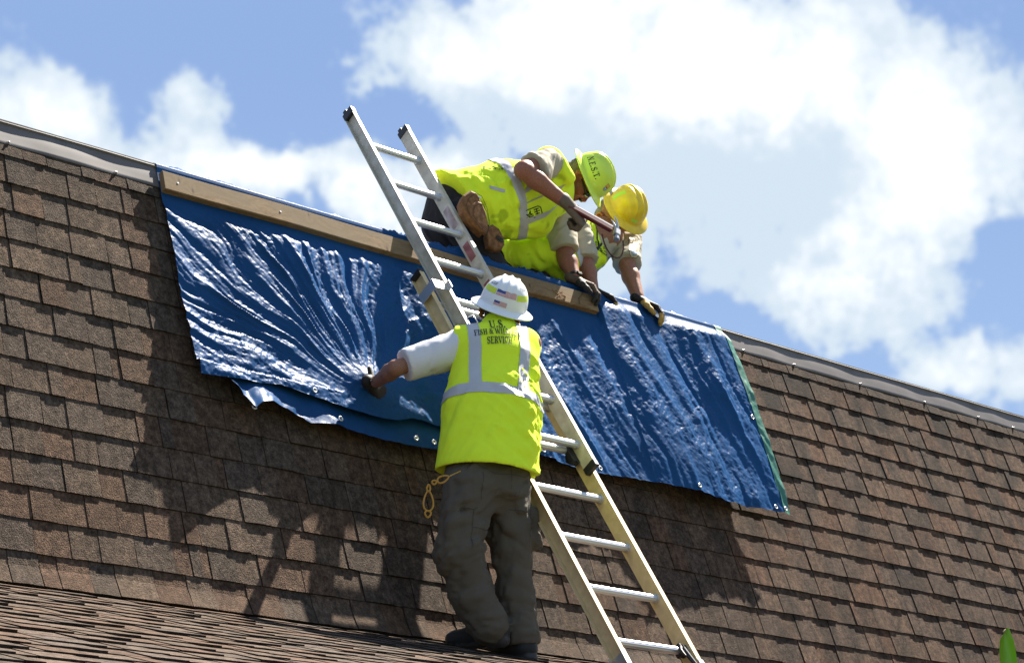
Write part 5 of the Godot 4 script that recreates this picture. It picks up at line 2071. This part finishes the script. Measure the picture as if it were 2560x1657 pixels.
func make_kneeling_back() -> Node3D:
	var at := Vector3(7.55, 5.10, -8.25)
	var t := thing("person", "person in a yellow hard hat kneeling behind, both gloved hands on the roof edge", "person", at)
	var sr := Vector3(7.80, 5.565, -8.04)
	var sl := Vector3(8.27, 5.65, -8.12)
	var er := Vector3(7.80, 5.36, -7.97)
	var wr := Vector3(7.79, 5.205, -7.905)
	var el := Vector3(8.16, 5.44, -8.0)
	var wl := Vector3(8.13, 5.225, -7.89)
	var hip := Vector3(7.55, 5.42, -8.30)
	var top := Vector3(8.07, 5.64, -8.10)
	var hu := Vector3(-0.128, 0.386, 0.914)
	var hf := Vector3(0.16, -0.901, 0.403)
	var hc := Vector3(8.145, 5.785, -7.98)
	var head := hc - hu * 0.082 + Vector3(-0.045, -0.022, -0.015)
	var tan2 := TAN * Color(1.0, 0.9, 0.85)
	var b := Body.new()
	b.cap(hip, top, 0.12, 0.11, 0.04, tan2)
	b.cap(sr, sl, 0.055, 0.055, 0.04, tan2)
	b.chain([sr, er], [0.05, 0.046], 0.03, tan2)
	b.chain([er, er.lerp(wr, 0.3), wr], [0.047, 0.049, 0.034], 0.02, tan2)
	b.chain([sl, el], [0.05, 0.046], 0.03, tan2)
	b.chain([el, el.lerp(wl, 0.3), wl], [0.047, 0.049, 0.034], 0.02, tan2)
	b.chain([hip, Vector3(7.62, 5.19, -8.12), Vector3(7.30, 5.17, -8.25)], [0.08, 0.05, 0.04], 0.03, tan2)
	var g: Geo = b.build(0.012)
	add_head(g, head, hu, hf, Vector3(8.02, 5.61, -8.13), tan2)
	var body := part("body", g, skin, t)
	b = Body.new()
	var r := hf.cross(hu)
	b.cap(head + hu * 0.02 - hf * 0.045, head - hu * 0.04 - hf * 0.055, 0.082, 0.06, 0.03, Color(0.16, 0.13, 0.11), r, 1.08)
	b.folds.append([wr_b, Basis.from_scale(Vector3(80, 80, 80)), 0.005, head, 0.3])
	b.planes.append(Plane(hf, (head - hf * 0.025).dot(hf)))
	part("hair", b.build(0.0065), hair_m, body)
	# trousers
	b = Body.new()
	b.cap(Vector3(7.48, 5.40, -8.32), Vector3(7.60, 5.44, -8.28), 0.15, 0.15, 0.05)
	b.chain([Vector3(7.50, 5.36, -8.24), Vector3(7.60, 5.19, -8.10)], [0.12, 0.088], 0.05)
	b.chain([Vector3(7.60, 5.19, -8.10), Vector3(7.28, 5.19, -8.20)], [0.088, 0.078], 0.04)
	b.chain([Vector3(7.58, 5.36, -8.40), Vector3(7.74, 5.19, -8.40)], [0.12, 0.088], 0.05)
	b.chain([Vector3(7.74, 5.19, -8.40), Vector3(7.42, 5.19, -8.46)], [0.088, 0.078], 0.04)
	fold_set(b, Vector3(7.5, 5.3, -8.2), 0.4, Vector3(0.6, -0.8, 0.1), 0.012, 20.0, 4.0)
	part("trousers", b.build(0.012), dark_cloth, t)
	# shirt: chest, collar, sleeves
	b = Body.new()
	b.cap(Vector3(7.80, 5.49, -8.18), Vector3(8.0, 5.52, -8.16), 0.13, 0.115, 0.05)
	b.cap(Vector3(7.98, 5.56, -8.15), Vector3(8.03, 5.62, -8.13), 0.082, 0.072, 0.03)
	b.cap(sr + Vector3(0.04, -0.03, -0.03), sl + Vector3(-0.04, -0.02, 0), 0.075, 0.085, 0.05)
	fold_set(b, Vector3(8.0, 5.55, -8.0), 0.35, Vector3(0.3, -1, 0.2), 0.012, 20.0, 4.0)
	part("shirt", b.build(0.0085), khaki, t)
	b = Body.new()
	var cl := sl.lerp(el, 0.88)
	var ad := (el - sl).normalized()
	b.cap(sl + Vector3(-0.03, 0.0, 0.0), sl, 0.088, 0.088, 0.03)
	b.cap(sl, cl, 0.088, 0.082, 0.03)
	b.planes.append(Plane(ad, (cl + ad * 0.004).dot(ad)))
	fold_set(b, sl, 0.28, Vector3(1, 0.3, 0.2), 0.012, 20.0, 5.0)
	var sleeve := part("shirt_sleeve", b.build(0.0075), khaki, t)
	# shoulder patch: the badge and its legend
	var px := Vector3(0.80, -0.18, 0.55).normalized()
	var py := Vector3(-0.03, 0.94, 0.33).normalized()
	var pin := -px.cross(py).normalized()
	var pc := Vector3(8.235, 5.575, -8.03)
	var sb := b
	g = Geo.new()
	var pts := PackedVector3Array()
	for y in 9:
		for x in 7:
			pts.append(sb.hit(pc + px * (x / 6.0 - 0.5) * 0.088 - py * (y / 8.0 - 0.5) * 0.122 - pin * 0.2, pin, 0.0025))
	g.grid(pts, 7)
	turn_out(g, -pin)
	var pm := part("shoulder_patch", g, badge_mat(1), sleeve)
	var legend := func(dy: float) -> Callable:
		return func(x: float, y: float) -> Vector3: return sb.hit(pc + px * x + py * (y + dy) - pin * 0.2, pin, 0.0036)
	part("lettering", lettering("U.S.", 0.013, "Droid Sans", legend.call(0.049)), ink, pm)
	part("lettering", lettering("FISH & WILDLIFE", 0.0105, "Droid Sans", legend.call(0.036)), ink, pm)
	part("lettering", lettering("SERVICE", 0.0105, "Droid Sans", legend.call(0.026)), ink, pm)
	b = Body.new()
	var cr := sr.lerp(er, 0.86)
	ad = (er - sr).normalized()
	b.cap(sr, cr, 0.086, 0.082, 0.03)
	b.planes.append(Plane(ad, (cr + ad * 0.004).dot(ad)))
	fold_set(b, sr, 0.28, Vector3(1, 0.3, 0.2), 0.012, 20.0, 5.0)
	part("shirt_sleeve", b.build(0.009), khaki, t)
	# vest, hanging forward
	b = Body.new()
	b.cap(Vector3(7.56, 5.45, -8.28), Vector3(7.86, 5.56, -8.16), 0.185, 0.18, 0.05)
	b.cap(Vector3(7.48, 5.40, -8.14), Vector3(7.72, 5.40, -8.06), 0.115, 0.115, 0.05)
	b.cap(Vector3(7.72, 5.40, -8.06), Vector3(7.92, 5.46, -8.03), 0.115, 0.085, 0.05)
	b.cap(sr + Vector3(0.02, 0.04, -0.03), Vector3(7.96, 5.70, -8.16), 0.072, 0.07, 0.05)
	b.cut(Vector3(8.06, 5.60, -8.0), Vector3(8.12, 5.70, -8.05), 0.115, 0.12)
	fold_set(b, Vector3(7.65, 5.4, -8.0), 0.42, Vector3(0.5, -1, 0.0), 0.018, 9.0, 2.0, wr_r)
	b.paint.append([noise(93, 5.0, 3), 0.25, Color(0.66, 0.7, 0.62)])
	var vest := part("safety_vest", b.build(0.0095), lime, t)
	var into := Vector3(0.35, 0.1, -1.0).normalized()
	part("reflective_strap", band(b, [[Vector3(7.50, 5.50, -7.5), into, Vector3(0.026, 0.004, 0)], [Vector3(7.555, 5.40, -7.5), into, Vector3(0.026, 0.006, 0)], [Vector3(7.62, 5.28, -7.5), into, Vector3(0.024, 0.008, 0)]], 8), silver, vest)
	part("reflective_strap", band(b, [[Vector3(7.86, 5.98, -8.1), Vector3(0, -1, 0), Vector3(0.02, 0, 0.02)], [Vector3(7.90, 5.9, -7.9), Vector3(0, -0.8, -0.6), Vector3(0.02, 0, 0.02)]], 8), silver, vest)
	part("edge_trim", band(b, [[Vector3(7.76, 5.72, -7.6), into, Vector3(0.005, 0, 0)], [Vector3(7.78, 5.56, -7.6), into, Vector3(0.005, 0, 0)], [Vector3(7.775, 5.47, -7.6), into, Vector3(0.005, 0.002, 0)], [Vector3(7.68, 5.36, -7.6), into, Vector3(0.005, -0.004, 0)]], 8), black_trim, vest)
	part("edge_trim", band(b, [[Vector3(7.68, 5.36, -7.6), into, Vector3(0.004, -0.005, 0)], [Vector3(7.79, 5.47, -7.6), into, Vector3(0.004, -0.005, 0)], [Vector3(7.87, 5.56, -7.6), into, Vector3(0.004, -0.005, 0)]], 8), black_trim, vest)
	var vb := b
	part("printed_badge", strokes(bird_mark(), 0.06, func(x: float, y: float) -> Vector3: return vb.hit(Vector3(7.79, 5.45, -7.6) + Vector3(x * 0.045, y * 0.05 - x * 0.012, 0), into, 0.0025)), ink, vest)
	# cord of the spectacles round the neck
	g = Geo.new()
	var cord := []
	for k in 21:
		var a := PI * (k / 20.0)
		cord.append(Vector3(7.985, 5.56, -7.94) + Vector3(-cos(a) * 0.082, -sin(a) * 0.125, 0.02 * sin(a)))
	g.tube(cord, [0.0045], 7)
	part("spectacle_cord", g, mat(lin(0.07, 0.018, 0.014), 0.6), t)
	# gloves
	var blk := Color(0.020, 0.018, 0.016)
	var yel := Color(0.42, 0.26, 0.07)
	b = Body.new()
	add_hand(b, wl + Vector3(0.01, -0.02, 0.02), Vector3(0.52, -0.42, 0.66), Vector3(0.1, 0.85, 0.5), Vector3(-0.75, -0.1, 0.5), [0.55, 0.6, 0.6, 0.55], blk, yel, 1.08, 0.3)
	part("glove", b.build(0.0045), glove_m, t)
	b = Body.new()
	add_hand(b, wr + Vector3(0.01, -0.015, 0.01), Vector3(0.75, -0.32, 0.45), Vector3(0.1, 0.9, 0.4), Vector3(0.5, 0.1, -0.7), [0.5, 0.55, 0.6, 0.55], blk, yel, 1.08, 0.3)
	part("glove", b.build(0.0045), glove_m, t)
	# hard hat
	var hat := Hat.new(hc, hu, hf, 0.93)
	var shell := mat(lin(0.84, 0.60, 0.02), 0.3, 0.0, 0.5)
	shell.albedo_texture = tex(94, 0.02, Color(0.9, 0.89, 0.87), Color(1, 1, 1), 256, 5)
	tri(shell, 3.0)
	var hm := part("hard_hat", hat.shell(), shell, t)
	var tape := mat(lin(0.45, 0.72, 0.03), 0.4)
	part("reflective_tape", hat.patch(PI * 0.5 + 0.28, PI * 0.5 + 0.52, 0.45, 0.92, 0.0), tape, hm)
	part("reflective_tape", hat.patch(0.5, 0.15, 0.82, 0.92, 0.0), tape, hm)
	g = Geo.new()
	var q := hat.at(PI * 0.80, 1.2)
	g.box(q + hu * 0.012, hf, hu, hf.cross(hu), Vector3(0.028, 0.006, 0.010), 0.003)
	g.box(q + hu * 0.020 + hf * 0.01, hf, hu, hf.cross(hu), Vector3(0.012, 0.006, 0.007), 0.002)
	part("hat_clip", g, mat(lin(0.35, 0.33, 0.30), 0.3, 0.8), hm)
	return t

func turn_out(g: Geo, outw: Vector3) -> void:
	var s := 0.0
	for k in g.n.size():
		s += g.n[k].dot(outw)
	if s < 0.0:
		for k in g.n.size():
			g.n[k] = -g.n[k]
		for k in range(0, g.i.size(), 3):
			var q := g.i[k + 1]
			g.i[k + 1] = g.i[k + 2]
			g.i[k + 2] = q

func _ready() -> void:
	make_camera()
	make_sky()
	make_sun()
	make_mats()
	people_mats()
	make_ground()
	make_tarp_noise()
	for o in [make_building(), make_tarp(), make_board(), make_ladder(), make_standing_man(), make_kneeling_front(), make_kneeling_back(), make_hammer(), make_plant()]:
		add_child(o, true)
	make_glove_clip()
